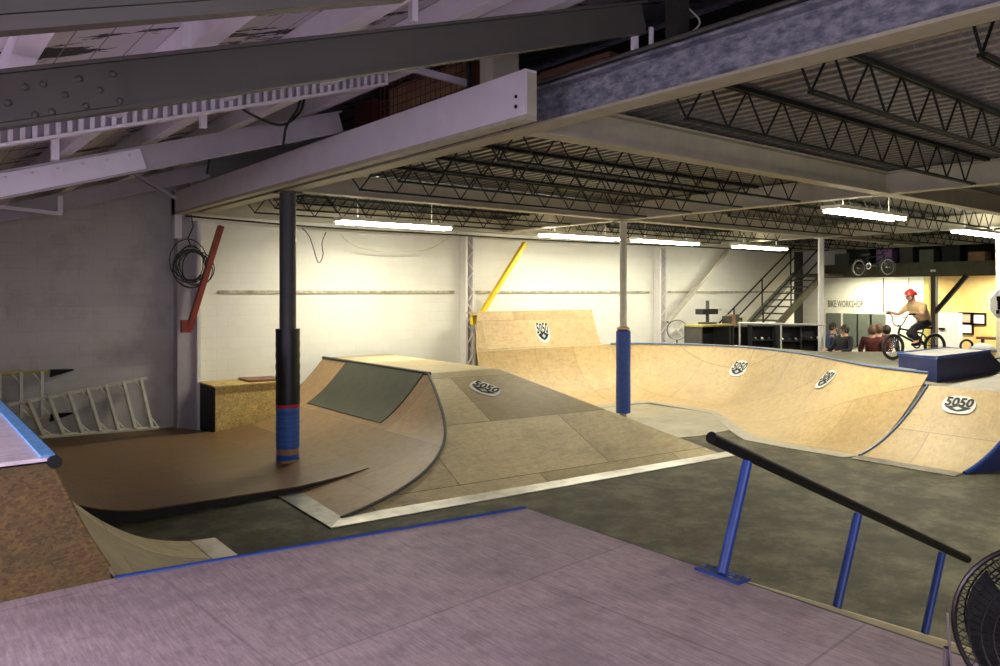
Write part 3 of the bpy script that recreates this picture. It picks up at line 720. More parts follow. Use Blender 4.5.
for i_, (c, f) in enumerate(zip(cps, fts)):
    d = (c-f); run = d.length; dn = d.normalized(); w_ = max(0, min(1, (i_-len(cps)+16)/14)); w_ = w_*w_*(3-2*w_)
    rows.append([f+dn*s+Vector((0,0,lerp(z, HB*(.40*(s/run)+.60*(s/run)**2), w_))) for s, z in prof(run, HB, 16)])
MB().grid(rows, (0,0,-.03)).build('riding_surface', 'bowl_ply', t, smooth=True)
MB().tube([c+Vector((0,0,HB+.012)) for c in cps if not (c.x < 13.9 and c.y > 12)], .022, 8).build('coping', 'blue_light', t, smooth=True)
inn = []
for k, (c, f) in enumerate(zip(cps, fts)):
    dn = (f-c).normalized(); wd = .32; inn.append([f-dn*.02+Vector((0,0,.012)), f+dn*wd+Vector((0,0,.012))])
MB().grid(inn, (0,0,-.01)).build('foot_strip', 'foot_strip', t)
# extension wall above the back coping
ex = MB(); y0_, y1_ = 13.15, 13.55
rws = []
for k in range(9):
    s = k/8; z = HB+.86*s; y = 13.15+.42*s-.14*s*s; rws.append([(lerp(9.90+.25*s, 13.72+.03*(1-s), j/6), y, z) for j in range(7)])
ex.grid(rws, (0, .03, 0)); EXT = ex.build('extension', 'ext_ply', t, smooth=True)
MB().box(10.15, 13.75, 13.45, 13.9, 2.02, 2.05).build('extension_top', 'ext_ply', t)
# deck behind the coping
dk = [Vector((c.x, c.y, HB-.03)) for c in cps if c.x > 13.7 or c.y < 12]
outer = [pz(822, 351.5, HB), pz(884, 351.5, HB), pz(960, 350.5, HB)]
poly = [(p.x, p.y, HB-.035) for p in dk]+[(13.1,5.62,HB-.035),(17.4,5.62,HB-.035),(17.4,7.2,HB-.035),(outer[1].x,outer[1].y,HB-.035),(outer[0].x,outer[0].y,HB-.035),(16.2,10.6,HB-.035),(15.9,12.2,HB-.035),(14.9,13.3,HB-.035)]
MB().prism(poly, (0,0,.03)).build('rear_deck', plain('grey_tan_deck', (.15,.14,.10), .6, 0, .2, 4), t)
# stickers on the bowl
def bowl_hit(px, py):
    d = ray(px, py); o = Vector((0,0,CAMZ)); best = None
    for i in range(len(rows)-1):
        for j in range(len(rows[0])-1):
            a, b2, c, e = rows[i][j], rows[i][j+1], rows[i+1][j+1], rows[i+1][j]
            n_ = (b2-a).cross(e-a)
            if n_.length < 1e-9: continue
            k = (a-o).dot(n_)/d.dot(n_) if abs(d.dot(n_)) > 1e-9 else -1
            if k <= 0: continue
            q = o+d*k; cc = (a+b2+c+e)/4; dist = (q-cc).length
            if best is None or dist < best[0]: best = (dist, q, (e-a), (b2-a))
    return best[1:]
for px_, py_ in ((739, 369), (826, 380)):
    q, uu, vv = bowl_hit(px_, py_); sgn = 1 if uu.dot(RT) > 0 else -1; sticker(t, q, uu*sgn, vv, .44, .46, 2.2)
sticker(t, pY(542.5, 331.5, 13.305), (1,0,0), (0,.36,1), .42, .54, lift=.6)

# --- lower quarter pipe on the right, its deck, and the navy box
HQ = 1.02
t = thing('quarter_pipe', 'plywood quarter pipe at the right with a blue painted side edge', 'ramp', (12.2, 4.9, 0))
yq0, yq1 = 4.15, 5.60
RQ = 1.33
q = [(RQ*k/16, HQ*(.40*(k/16)+.60*(k/16)**2)) for k in range(17)]
def yl(d): return lerp(5.62, 5.17, d/RQ)
def yr_(d): return lerp(4.18, 3.75, d/RQ)
MB().grid([[(11.5+d, lerp(yr_(d), yl(d), k/4), z) for d, z in q] for k in range(5)], (0,0,-.03)).build('riding_surface', 'bowl_ply', t, smooth=True)
MB().prism([(11.5+RQ, yr_(RQ), HQ-.03), (15.9, 3.75, HQ-.03), (15.9, 5.60, HQ-.03), (13.1, 5.60, HQ-.03), (11.5+RQ, yl(RQ), HQ-.03)], (0,0,.03)).build('top_deck', plain('grey_tan_top', (.22,.20,.155), .6, 0, .2, 4), t)
def sidewall(fy, th, nm, mt):
    pl = [(11.5+d, fy(d), z-.01) for d, z in q]; lo = [(11.5+d, fy(d), -.0) for d, z in q]
    MB().grid([pl, lo], (0, th, 0)).build(nm, mt, t)
sidewall(yr_, -.045, 'blue_side_panel', 'navy')
MB().tube([(11.5+d, yr_(d)-.02, z+.01) for d, z in q], .035, 8).build('blue_edge', 'blue', t, smooth=True)
MB().tube([(11.5+d, yl(d), z+.02) for d, z in q], .014, 8).build('seam_strip', 'blue_light', t, smooth=True)
sidewall(yl, .02, 'step_panel', 'navy')
MB().grid([[(11.22, 4.18, .012), (11.22, 5.62, .012)], [(11.52, 4.18, .014), (11.52, 5.62, .014)]], (0,0,-.01)).build('foot_strip', 'strip_dark', t)
d_ = ray(959, 405.5); o_ = Vector((0,0,CAMZ)); bst = min(((abs((o_+d_*((11.5+dd)/d_.x)).z-HQ*(.4*dd/RQ+.6*(dd/RQ)**2)), dd) for dd in [RQ*k/300 for k in range(301)]))
sp_ = o_+d_*((11.5+bst[1])/d_.x); th_ = math.atan(HQ*(.4/RQ+1.2*bst[1]/RQ**2))
sticker(t, sp_, (0,-1,0), (math.cos(th_), 0, math.sin(th_)), .46, .33, 2.5)
t = thing('navy_box', 'navy painted wooden grind box with a pale worn top on the right deck', 'box', (14.5, 5.6, HQ))
N0 = pz(934, 384, HQ); zt_ = 1.44
bxp = [(13.3,5.22), (15.55,5.22), (15.75,6.0), (13.7,6.0)]
MB().prism([(a, b2, HQ+.001) for a, b2 in bxp], (0,0,zt_-HQ-.04)).build('sides', 'navy', t)
MB().prism([(a, b2, zt_-.04) for a, b2 in bxp], (0,0,.04)).build('top', plain('worn_grey_top', (.27,.26,.23), .6, 0, .25, 6), t)
ed = [Vector((a, b2, zt_-.01)) for a, b2 in bxp]; MB().tube(ed, .03, 6, closed=True).build('edge_angle', 'blue', t)
MB().hexa([(15.56,5.22,HQ),(16.3,5.22,HQ),(16.3,6.0,HQ),(15.76,6.0,HQ),(15.56,5.22,zt_-.02),(16.3,5.22,HQ+.06),(16.3,6.0,HQ+.06),(15.76,6.0,zt_-.02)]).build('sloped_end', 'navy', t)
# another low ramp beyond the right one
t = thing('side_bank', 'corner of a further plywood bank at the right edge of the picture', 'ramp', (13.4, 3.2, 0))
MB().grid([[(12.6+d, y, z) for d, z in prof(1.9, .95, 10)] for y in (.5, 2, 4.05)], (0,0,-.03)).build('riding_surface', 'bowl_ply', t, smooth=True)
MB().box(14.5, 16.3, .5, 4.05, .92, .95).build('top_deck', 'bowl_ply', t)

# --- foreground deck with bank, and the small quarter pipe + raised left ramp
D1 = pz(120, 577, 1.2); D2 = pz(525, 508, 1.2); XE = 2.99
t = thing('launch_deck', 'large mauve plywood deck filling the foreground with a blue front edge', 'ramp', (0, 0, 0))
dp = [(-4.9,-3.9), (XE,-3.9), (XE,D2.y), (D1.x,D1.y), (-4.9,D1.y+.35)]
MB().prism([(a, b2, 1.17) for a, b2 in dp], (0,0,.03)).build('deck_surface', 'deck_ply', t)
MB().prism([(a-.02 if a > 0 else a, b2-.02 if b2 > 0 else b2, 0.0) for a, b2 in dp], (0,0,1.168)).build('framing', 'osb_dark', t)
MB().tube([D1+Vector((-.02,0,-.005)), D2+Vector((0,0,-.005))], .016, 8).build('blue_edging', 'blue', t)
MB().tube([(XE,D2.y,1.19), (XE,-3.9,1.19)], .012, 6).build('side_edging', 'dark_edge', t)
ts = math.tan(math.radians(22.3)); yb0 = pz(747, 574, 1.2).y+.15
rn = 1.2/ts
MB().prism([(XE+.004, yb0, 1.199), (XE+rn, yb0, 0.004), (XE+.004, yb0, 0.004)], (0,-3.2-yb0,0)).build('down_bank', 'bank_ply', t)

# rail
t = thing('grind_rail', 'sloping skate rail with a black top tube on blue posts', 'rail', pz(722, 575, 1.2))
pb = pz(722, 575, 1.2); yr = pb.y; r0 = pY(711, 437.5, yr); r1 = pY(967, 559, yr)
MB().tube([r0, r1], .028, 14).build('top_rail', 'black', t, smooth=True)
rd = (r1-r0).normalized()
ends = [MB().lathe([(0,0)], 3)]
pn = Vector((-rd.z*-1, 0, rd.x)) if False else Vector((ts, 0, 1)).normalized()
for i, (tp, ft) in enumerate((((747.5, 461), (722, 573)), ((858, 514), (838, 602)), ((942, 553), (925, 632)))):
    a = pY(tp[0], tp[1], yr); f = pY(ft[0], ft[1], yr)
    if i:   # carry the post on down to the bank
        dd = (f-a).normalized(); k = 0; qv = f.copy()
        while qv.z > 1.2-(qv.x-XE)*ts+.01 and k < 400: qv += dd*.005; k += 1
        f = qv
    ps = MB().tube([a, f], .024, 14).build('post', 'blue', t, smooth=True)
    if i == 0:
        pl = MB(); pl.box(f.x-.045, f.x+.045, f.y-.12, f.y+.12, 1.2, 1.212); pl.build('base_plate', 'blue', t)
        for sx in (-.028, .028):
            for sy in (-.10, -.06, .06, .10): MB().lathe([(0,.008), (.008,.008), (.009,0)], 8, (f.x+sx, f.y+sy, 1.212)).build('bolt', 'dark_beam', t)

# small quarter pipe behind the deck edge, topped by the raised left ramp
t = thing('left_quarter_pipe', 'raised chipboard-sided quarter pipe at the left edge with a mauve top', 'ramp', (0, 5, 0))
Pf = [(2.40,0.0),(2.0,.10),(1.70,.25),(1.39,.50),(1.10,.83),(.95,1.02),(.81,1.20),(.66,1.48),(.54,1.78)]
pr = catmull([(x, 0, z) for x, z in Pf], 4)
yn = D1.y+.02; yf = 7.85
MB().grid([[(p.x, lerp(yn, yf, k/6), p.z) for p in pr] for k in range(7)], (0,0,-.025)).build('riding_surface', 'bank_ply', t, smooth=True)
side = [(p.x, yn-.02, p.z-.012) for p in pr]
sd = [s for s in side if s[2] >= 1.19]
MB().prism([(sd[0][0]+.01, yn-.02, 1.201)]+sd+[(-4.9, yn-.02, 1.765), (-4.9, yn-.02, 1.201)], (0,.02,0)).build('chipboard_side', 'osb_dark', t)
MB().tube([(s[0], yn-.02, s[2]+.008) for s in sd], .010, 6).build('side_edge', 'osb_dark', t)
MB().box(-4.9, .54, yn-.02, yf, 1.76, 1.785).build('top_deck', ply('daylit_top_ply', (.80,.70,.75), (.74,.65,.70), stain=(.5,.42,.46)), t)  # pale top colour holds the daylight reflected off this deck
MB().box(.505, .56, yn-.025, yf, 1.786, 1.796).build('blue_edge_band', plain('sky_blue_edge', (.16,.42,.85), .5, 0, .3, 20), t)
MB().tube([(.555, yn-.05, 1.765), (.555, yf, 1.765)], .028, 12).build('coping', 'black', t, smooth=True)
MB().prism([(p.x, yf, p.z-.03) for p in pr]+[(-.5, yf, 1.74), (-.5, yf, 0)], (0,.02,0)).build('far_side_panel', 'black_side', t)
strip(t, 'steel_strip', (2.34, yf), (2.34, 4.1), (2.56, yf-.05), (2.56, 4.1), 'steel', .02)

# ================================================================== LADDERS
def ladder(label, lo0, lo1, up0, up1, n, mat_rail, caps=False, group=None):
    lo0, lo1, up0, up1 = map(Vector, (lo0, lo1, up0, up1))
    t = thing('stepladder', label, 'ladder', lo0)
    MB().bar(lo0, lo1, .03, .07, (0,1,.3)).build('side_rail', 'alu', t)
    MB().bar(up0, up1, .03, .07, (0,1,.3)).build('side_rail', mat_rail, t)
    for k in range(n):
        s = (k+.6)/n; a = lerp(lo0, lo1, s); b = lerp(up0, up1, s); d = (b-a)
        MB().bar(a, b, .10, .045, (1,0,0)).build('step', 'alu', t)
        x_ = (lo1-lo0).normalized()
        MB().bar(b-d*.25, b-x_*.13, .03, .022).build('gusset', 'alu', t); MB().bar(a+d*.25, a+x_*.13, .03, .022).build('gusset', 'alu', t)
    if caps:
        for a, b in ((up0, up1), (lo0, lo1)):
            d = (b-a).normalized(); MB().hexa([b+Vector((0,-.04,-.09)), b+Vector((0,.04,-.09)), b+Vector((0,.04,.03)), b+Vector((0,-.04,.03)), b+d*.34+Vector((0,-.03,.0)), b+d*.34+Vector((0,.03,.0)), b+d*.34+Vector((0,.03,.02)), b+d*.34+Vector((0,-.03,.02))]).build('rubber_foot', 'black', t)
    return t
ladder('aluminium stepladder lying on its side against the grey wall, front one', pY(-12,441,12.9), pY(158,427.5,13.6), pY(-30,412,13.4), pY(147,378,14.1), 9, 'alu')
ladder('stepladder with a yellowed rail and black feet lying behind the other', pY(-60,428,13.7), pY(50,416,14.0), pY(-60,377,14.1), pY(50,371.5,14.2), 5, 'ladder_yellow', True)

# ================================================================== FLOOR FANS
def wirefan(t, r, depth, n=40, rings=5, gm='chrome', bm='black'):
    fg = MB()
    for side in (-1, 1):
        for k in range(n):
            a = 2*PI*k/n; pts = []
            for j in range(7):
                s = j/6; rr_ = r*(.16+.84*s); pts.append((side*depth/2*(1-.0*s)+side*.05*(1-s*s)-side*depth*.5*(s**6), rr_*math.cos(a), rr_*math.sin(a)))
            fg.tube(pts, .0018 if r < .3 else .0022, 4, False)
        for q_ in range(rings):
            rr_ = r*(.2+.8*(q_+1)/rings); s = (rr_/r-.16)/.84; xx = side*depth/2+side*.05*(1-s*s)-side*depth*.5*(s**6)
            fg.tube([(xx, rr_*math.cos(2*PI*i/36), rr_*math.sin(2*PI*i/36)) for i in range(36)], .0028, 5, closed=True)
    fg.build('wire_guard', gm, t, True)
    MB().tube([(0, (r+.004)*math.cos(2*PI*i/48), (r+.004)*math.sin(2*PI*i/48)) for i in range(48)], .008, 8, closed=True).build('rim', gm, t, True, True)
    for k in range(4):
        bl = MB(); rws = []
        for i in range(7):
            s = i/6; rr_ = r*(.18+.72*s); w_ = .38+.35*s; rws.append([(.03*math.sin(3.0*(j/5-.5)), rr_*math.cos(k*PI/2+w_*(j/5-.5)*2), rr_*math.sin(k*PI/2+w_*(j/5-.5)*2)) for j in range(6)])
        bl.grid(rws, (.004,0,0)).build('blade', bm, t, True, True)
    MB().lathe([(0,-.07),(r*.2,-.06),(r*.24,0),(r*.2,.08),(0,.1)], 20, (0,0,0), 'X').build('motor', bm, t, True, True)
fl = pD(1056, 634, 2.30)
t = thing('floor_fan', 'round wire-caged floor fan cut by the lower right corner', 'fan', (fl.x, fl.y, fl.z), math.radians(205))
wirefan(t, .262, .15, 64, 7, plain('dark_chrome_wire', (.05,.045,.045), .3, .8), 'black')
br = MB(); 
for s in (-1, 1): br.bar((0, s*.285, .02), (0, s*.27, -.23), .045, .006, (0, 1, 0)); 
br.build('yoke', 'chrome', t, True)
MB().tube([(-.12,-.27,-.262), (-.02,-.29,-.24), (.0,-.285,-.1)], .010, 8).build('leg', 'chrome', t, True, True)
MB().tube([(-.15,-.27,-.262), (.15,-.27,-.262), (.15,.27,-.262), (-.15,.27,-.262)], .010, 8, closed=True).build('base_tube', 'black', t, True)
fp = pY(677, 330, 13.5)
t = thing('pedestal_fan', 'round pale pedestal fan between the wall column and the dark cabinet', 'fan', fp, math.radians(-128))
wirefan(t, .27, .12, 36, 5, 'alu', 'white')
MB().lathe([(.275,-.05),(.285,-.05),(.285,.05),(.275,.05),(.275,-.05)], 32, (0,0,0), 'X').build('drum', 'grey_col', t, True, True)
MB().tube([(0,0,-.27), (0,0,-fp.z+.03)], .02, 8).build('pole', 'black', t, True); MB().lathe([(0,.03),(.2,.02),(.22,0)], 20, (0,0,-fp.z)).build('base', 'black', t, True, True)

# ================================================================== BICYCLES
def torus(mb, c, R, r, n=40, m_=8):
    return mb.tube([(c[0]+R*math.cos(2*PI*i/n), c[1], c[2]+R*math.sin(2*PI*i/n)) for i in range(n)], r, m_, closed=True)
def bike(name, label, loc, rz, frame='bikeframe', rim='black', tyre='rubber', group=None):
    t = thing(name, label, 'bicycle', loc, rz)
    T = lambda nm, pts, r, m_, par=None: MB().tube(pts, r, 8).build(nm, m_, par or t, True, True)
    for nm, cx in (('rear_wheel', 0), ('front_wheel', .95)):
        w_ = torus(MB(), (cx,0,.25), .225, .026).build(nm, tyre, t, True, True)
        torus(MB(), (cx,0,.25), .198, .010).build('rim', rim, w_, True, True)
        sp2 = MB()
        for k in range(18):
            a = 2*PI*k/18; sp2.tube([(cx+.02*math.cos(a+.5), 0, .25+.02*math.sin(a+.5)), (cx+.195*math.cos(a), 0, .25+.195*math.sin(a))], .002, 4)
        sp2.build('spokes', 'chrome', w_, True); MB().lathe([(0,-.05),(.022,-.05),(.022,.05),(0,.05)], 10, (cx,0,.25), 'Y').build('hub', 'chrome', w_, True)
    BBk = (.37,0,.29); ST = (.28,0,.50); HT = (.80,0,.60); HB_ = (.83,0,.50)
    fr = MB(); fr.tube([BBk, ST], .017, 8); fr.tube([BBk, HB_], .020, 8); fr.tube([ST, HT], .017, 8); fr.tube([HT, HB_], .022, 8)
    for s in (-1, 1): fr.tube([BBk, (0, s*.055, .25)], .009, 6); fr.tube([ST, (0, s*.055, .25)], .008, 6)
    fr.build('frame', frame, t, True, True)
    fk = MB(); fk.tube([(.835,0,.48), (.835,.055,.46), (.95,.055,.25)], .012, 6); fk.tube([(.835,0,.48), (.835,-.055,.46), (.95,-.055,.25)], .012, 6); fk.build('fork', frame, t, True, True)
    T('stem', [HT, (.79,0,.64), (.84,0,.66)], .018, frame)
    hb = T('handlebar', catmull([(.78,-.36,.88), (.80,-.22,.87), (.84,-.10,.67), (.84,.10,.67), (.80,.22,.87), (.78,.36,.88)], 4), .011, frame)
    T('crossbar', [(.815,-.185,.82), (.815,.185,.82)], .008, frame, hb)
    for s in (-1, 1): T('grip', [(.78,s*.37,.88), (.79,s*.25,.872)], .016, 'rubber', hb)
    T('seat_post', [ST, (.26,0,.58)], .013, frame)
    MB().hexa([(.10,-.055,.585),(.40,-.015,.60),(.40,.015,.60),(.10,.055,.585),(.09,-.06,.62),(.40,-.018,.625),(.40,.018,.625),(.09,.06,.62)]).build('saddle', 'black', t, True)
    MB().lathe([(.085,-.004),(.09,-.004),(.09,.004),(.06,.004),(.06,-.004),(.085,-.004)], 24, (.37,-.045,.29), 'Y').build('chainring', 'chrome', t, True)
    for s in (-1, 1):
        T('crank', [(.37, s*.06, .29), (.37+s*.165, s*.075, .285)], .011, 'chrome')
        MB().box(.37+s*.165-.05, .37+s*.165+.05, min(s*.09, s*.18), max(s*.09, s*.18), .275, .297).build('pedal', 'black', t, True)
    return t
fwv = pz(893, 360, HB); rwv = pz(893, 360, HB)+RT*.92+FW*.22
dirv = (fwv-rwv); rzb = math.atan2(dirv.y, dirv.x); rear = fwv-dirv.normalized()*.95
BK = bike('bicycle', 'black stunt bicycle ridden along the deck behind the navy box', (rear.x, rear.y, HB), rzb)
hp = pD(859, 277, 21.0); hd = (RT*.36-FW*.933); 
bike('bicycle', 'stunt bicycle with pale rims hanging from the ceiling before the mezzanine', (hp.x, hp.y, hp.z+.0), math.atan2(hd.y, hd.x), rim='alu', frame='bikeframe', tyre='grey_col')
hk = MB().tube([Vector((hp.x, hp.y, hp.z+.5))+hd*.3, Vector((hp.x, hp.y, ZD))+hd*.3], .008, 5).build('hanging_chain', 'cable'); tag(hk, 'thin chain holding up the hanging bicycle', 'chain')

# ================================================================== PEOPLE
def skin(name, mat, parent, nodes, edges, sub=2):
    keys = list(nodes); idx = {k: i for i, k in enumerate(keys)}
    me = bpy.data.meshes.new(name); me.from_pydata([Vector(nodes[k][0]) for k in keys], [(idx[a], idx[b2]) for a, b2 in edges], [])
    o = bpy.data.objects.new(name, me); COL.objects.link(o)
    o.modifiers.new('s', 'SKIN'); sk = me.skin_vertices[0].data
    for i, k in enumerate(keys):
        r = nodes[k][1]; sk[i].radius = r if isinstance(r, tuple) else (r, r)
    sk[0].use_root = True
    ss = o.modifiers.new('u', 'SUBSURF'); ss.levels = sub; ss.render_levels = sub
    bpy.context.view_layer.update()
    m2 = bpy.data.meshes.new_from_object(o.evaluated_get(bpy.context.evaluated_depsgraph_get()))
    bpy.data.objects.remove(o); bpy.data.meshes.remove(me)
    m2.materials.clear(); m2.materials.append(M[mat]); m2.polygons.foreach_set('use_smooth', [True]*len(m2.polygons))
    o = bpy.data.objects.new(name, m2); COL.objects.link(o); o.parent = parent; return o
def ell(mb, c, rx, ry, rz, n=16, m_=10, z0=-1, z1=1):
    vs = []; fs = []
    for i in range(m_+1):
        f = lerp(math.asin(max(-1,z0)), math.asin(min(1,z1)), i/m_)
        for j in range(n): a = 2*PI*j/n; vs.append((c[0]+rx*math.cos(f)*math.cos(a), c[1]+ry*math.cos(f)*math.sin(a), c[2]+rz*math.sin(f)))
    for i in range(m_):
        for j in range(n): fs.append((i*n+j, i*n+(j+1) % n, (i+1)*n+(j+1) % n, (i+1)*n+j))
    return mb.add(vs, fs)
def head_parts(t, h, hairmat='hair', helmet=None, ponytail=False):
    """h = head centre; the face looks along +x"""
    h = Vector(h)
    for s in (-1, 1):
        ell(MB(), h+Vector((.085, s*.032, .0)), .012, .014, .009, 8, 6).build('eye', 'hair', t, True, True)
        ell(MB(), h+Vector((-.0, s*.078, -.01)), .016, .010, .028, 8, 6).build('ear', 'skin', t, True, True)
    ell(MB(), h+Vector((.096, 0, -.022)), .018, .013, .022, 8, 6).build('nose', 'skin', t, True, True)
    MB().box(h.x+.078, h.x+.090, -.022+h.y, .022+h.y, h.z-.062, h.z-.055).build('mouth', 'maroon_cloth', t, True)
    if helmet:
        k = ell(MB(), h+Vector((-.01,0,.015)), .125, .105, .125, 20, 10, .02, 1).build('helmet', helmet, t, True, True)
        MB().tube([h+Vector((.0,-.09,.03)), h+Vector((.02,-.07,-.06)), h+Vector((.05,0,-.115)), h+Vector((.02,.07,-.06)), h+Vector((0,.09,.03))], .008, 6).build('chin_strap', 'black', k, True)
    else:
        ell(MB(), h+Vector((-.034,0,.018)), .102, .095, .122, 16, 10, -.75, 1).build('hair', hairmat, t, True, True)
def hand(nodes, edges, wrist, d, tag_, curl=(0,0,-1)):
    w_ = Vector(wrist); d = Vector(d).normalized(); c = Vector(curl).normalized(); s_ = d.cross(c).normalized()
    nodes[tag_+'p'] = (w_+d*.05, (.034, .018)); edges.append((tag_+'w', tag_+'p'))
    for i, (o, l) in enumerate(((-.028,.065),(-.010,.078),(.010,.074),(.027,.058))):
        a = w_+d*.085+s_*o; b2 = a+d*l*.5+c*.012; e = b2+d*l*.25+c*.03
        for k, (q_, r) in enumerate(((a,.0095),(b2,.0085),(e,.0075))): nodes[f'{tag_}{i}{k}'] = (q_, r)
        edges += [(tag_+'p', f'{tag_}{i}0'), (f'{tag_}{i}0', f'{tag_}{i}1'), (f'{tag_}{i}1', f'{tag_}{i}2')]
    a = w_+d*.03-s_*.035; b2 = a+d*.03-s_*.02+c*.015
    nodes[tag_+'t0'] = (a, .011); nodes[tag_+'t1'] = (b2, .009); edges += [(tag_+'p', tag_+'t0'), (tag_+'t0', tag_+'t1')]
def person(label, loc, rz, J, top, bottom, hair='hair', helmet=None, shoes='black', bare_arms=False, group=None):
    """J: joint positions in the person's own frame, +x forwards"""
    t = thing('person', label, 'person', loc, rz)
    V = {k: Vector(v) for k, v in J.items()}
    nd = {'pel': (V['pel'], (.11,.09)), 'wst': (lerp(V['pel'], V['chest'], .45), (.12,.09)), 'chest': (V['chest'], (.15,.105)), 'nb': (V['neck'], .055), 'hd0': (lerp(V['neck'], V['head'], .55), .062), 'hd': (V['head'], (.082,.088)), 'hd2': (V['head']+Vector((0,0,.06)), (.075,.08))}
    ed = [('pel','wst'), ('wst','chest'), ('chest','nb'), ('nb','hd0'), ('hd0','hd'), ('hd','hd2')]
    for s in 'lr':
        nd['s'+s] = (V['sh'+s], .058); nd['e'+s] = (V['el'+s], .040); nd['h'+s+'w'] = (V['wr'+s], .026)
        ed += [('chest','s'+s), ('s'+s,'e'+s), ('e'+s,'h'+s+'w')]
        hand(nd, ed, V['wr'+s], V['wr'+s]-V['el'+s], 'h'+s)
        nd['i'+s] = (V['hp'+s], .085); nd['k'+s] = (V['kn'+s], .055); nd['a'+s] = (V['an'+s], .036); nd['t'+s] = (V['an'+s]+Vector((.13,0,-.05)), .032)
        ed += [('pel','i'+s), ('i'+s,'k'+s), ('k'+s,'a'+s), ('a'+s,'t'+s)]
    skin('body', 'skin', t, nd, ed, 1)
    sn = {'wst': (lerp(V['pel'], V['chest'], -.18), (.15,.12)), 'mid': (lerp(V['pel'], V['chest'], .55), (.155,.12)), 'chest': (V['chest']+Vector((0,0,.0)), (.175,.125)), 'nb': (lerp(V['chest'], V['neck'], .8), .075)}
    se = [('wst','mid'), ('mid','chest'), ('chest','nb')]
    for s in 'lr':
        sn['s'+s] = (V['sh'+s], .078); sn['e'+s] = (V['el'+s] if not bare_arms else lerp(V['sh'+s], V['el'+s], .7), .058); se += [('chest','s'+s), ('s'+s,'e'+s)]
        if not bare_arms: sn['w'+s] = (lerp(V['el'+s], V['wr'+s], .92), .040); se.append(('e'+s,'w'+s))
    skin('shirt', top, t, sn, se, 1)
    pn_ = {'pel': (lerp(V['pel'], V['chest'], .12), (.12,.10))}; pe = []
    for s in 'lr':
        pn_['i'+s] = (lerp(V['hp'+s], V['kn'+s], .12), .088); pn_['k'+s] = (V['kn'+s], .078); pn_['a'+s] = (lerp(V['kn'+s], V['an'+s], .93), .058); pe += [('pel','i'+s), ('i'+s,'k'+s), ('k'+s,'a'+s)]
    skin('trousers', bottom, t, pn_, pe, 1)
    for s in 'lr':
        a = V['an'+s]; skin('shoe', shoes, t, {'a': (a+Vector((-.03,0,-.045)), .045), 'b': (a+Vector((.07,0,-.055)), .044), 'c': (a+Vector((.15,0,-.062)), .034)}, [('a','b'), ('b','c')], 1)
    head_parts(t, V['head'], hair, helmet)
    return t
# rider, frame shared with the bicycle
rider = dict(pel=(.19,0,.72), chest=(.42,0,1.0), neck=(.50,0,1.10), head=(.56,0,1.22), shl=(.44,.17,1.03), shr=(.44,-.17,1.03), ell=(.56,.30,.86), elr=(.56,-.30,.86),
    wrl=(.72,.31,.90), wrr=(.72,-.31,.90), hpl=(.21,.09,.70), hpr=(.21,-.09,.70), knl=(.66,.14,.60), knr=(.50,-.14,.48), anl=(.50,.13,.36), anr=(.17,-.13,.36))
person('person in a red helmet, tan shirt and black trousers riding the bicycle', (rear.x, rear.y, HB), rzb, rider, 'tan_cloth', 'black_cloth', helmet='red_helmet', bare_arms=True)
def stand(h=1.7, armup=False, turn=0):
    k = h/1.7
    J = dict(pel=(0,0,.93), chest=(0,0,1.28), neck=(0,0,1.43), head=(.02,0,1.56), shl=(0,.18,1.38), shr=(0,-.18,1.38), ell=(-.02,.24,1.10), elr=(-.02,-.24,1.10), wrl=(.12,.22,.90), wrr=(.12,-.22,.90),
        hpl=(0,.09,.88), hpr=(0,-.09,.88), knl=(.02,.11,.48), knr=(.02,-.11,.48), anl=(0,.12,.10), anr=(0,-.12,.10))
    if armup: J['elr'] = (.12,-.26,1.12); J['wrr'] = (.34,-.20,1.12); J['ell'] = (.10,.26,1.12); J['wrl'] = (.30,.16,1.10)
    return {a: (v[0]*k, v[1]*k, v[2]*k) for a, v in J.items()}
def spot(px, D): p = pD(px, HY, D); return (p.x, p.y, 0)
cr_ = math.atan2(-FW.y, -FW.x)
person('person with dark bushy hair in black behind the bowl deck, leftmost of the spectators', spot(844.5, 17.7), cr_-1.2, stand(1.76, True), 'black_cloth', 'black_cloth')
person('person in a maroon top facing away, left one of the maroon pair', spot(872, 17.6), cr_+2.6, stand(1.74), 'maroon_cloth', 'black_cloth', 'brown')
person('person in a maroon top beside the other maroon spectator, nearer the rider', spot(878.5, 17.9), cr_+2.9, stand(1.76), 'maroon_cloth', 'black_cloth', 'brown')
person('person in black standing close behind the front wheel of the ridden bicycle', spot(887, 18.2), cr_+2.4, stand(1.72), 'black_cloth', 'black_cloth')
person('person in navy standing by the left end of the grey panels', spot(833, 19.8), cr_+.6, stand(1.72), 'navy_cloth', 'black_cloth')

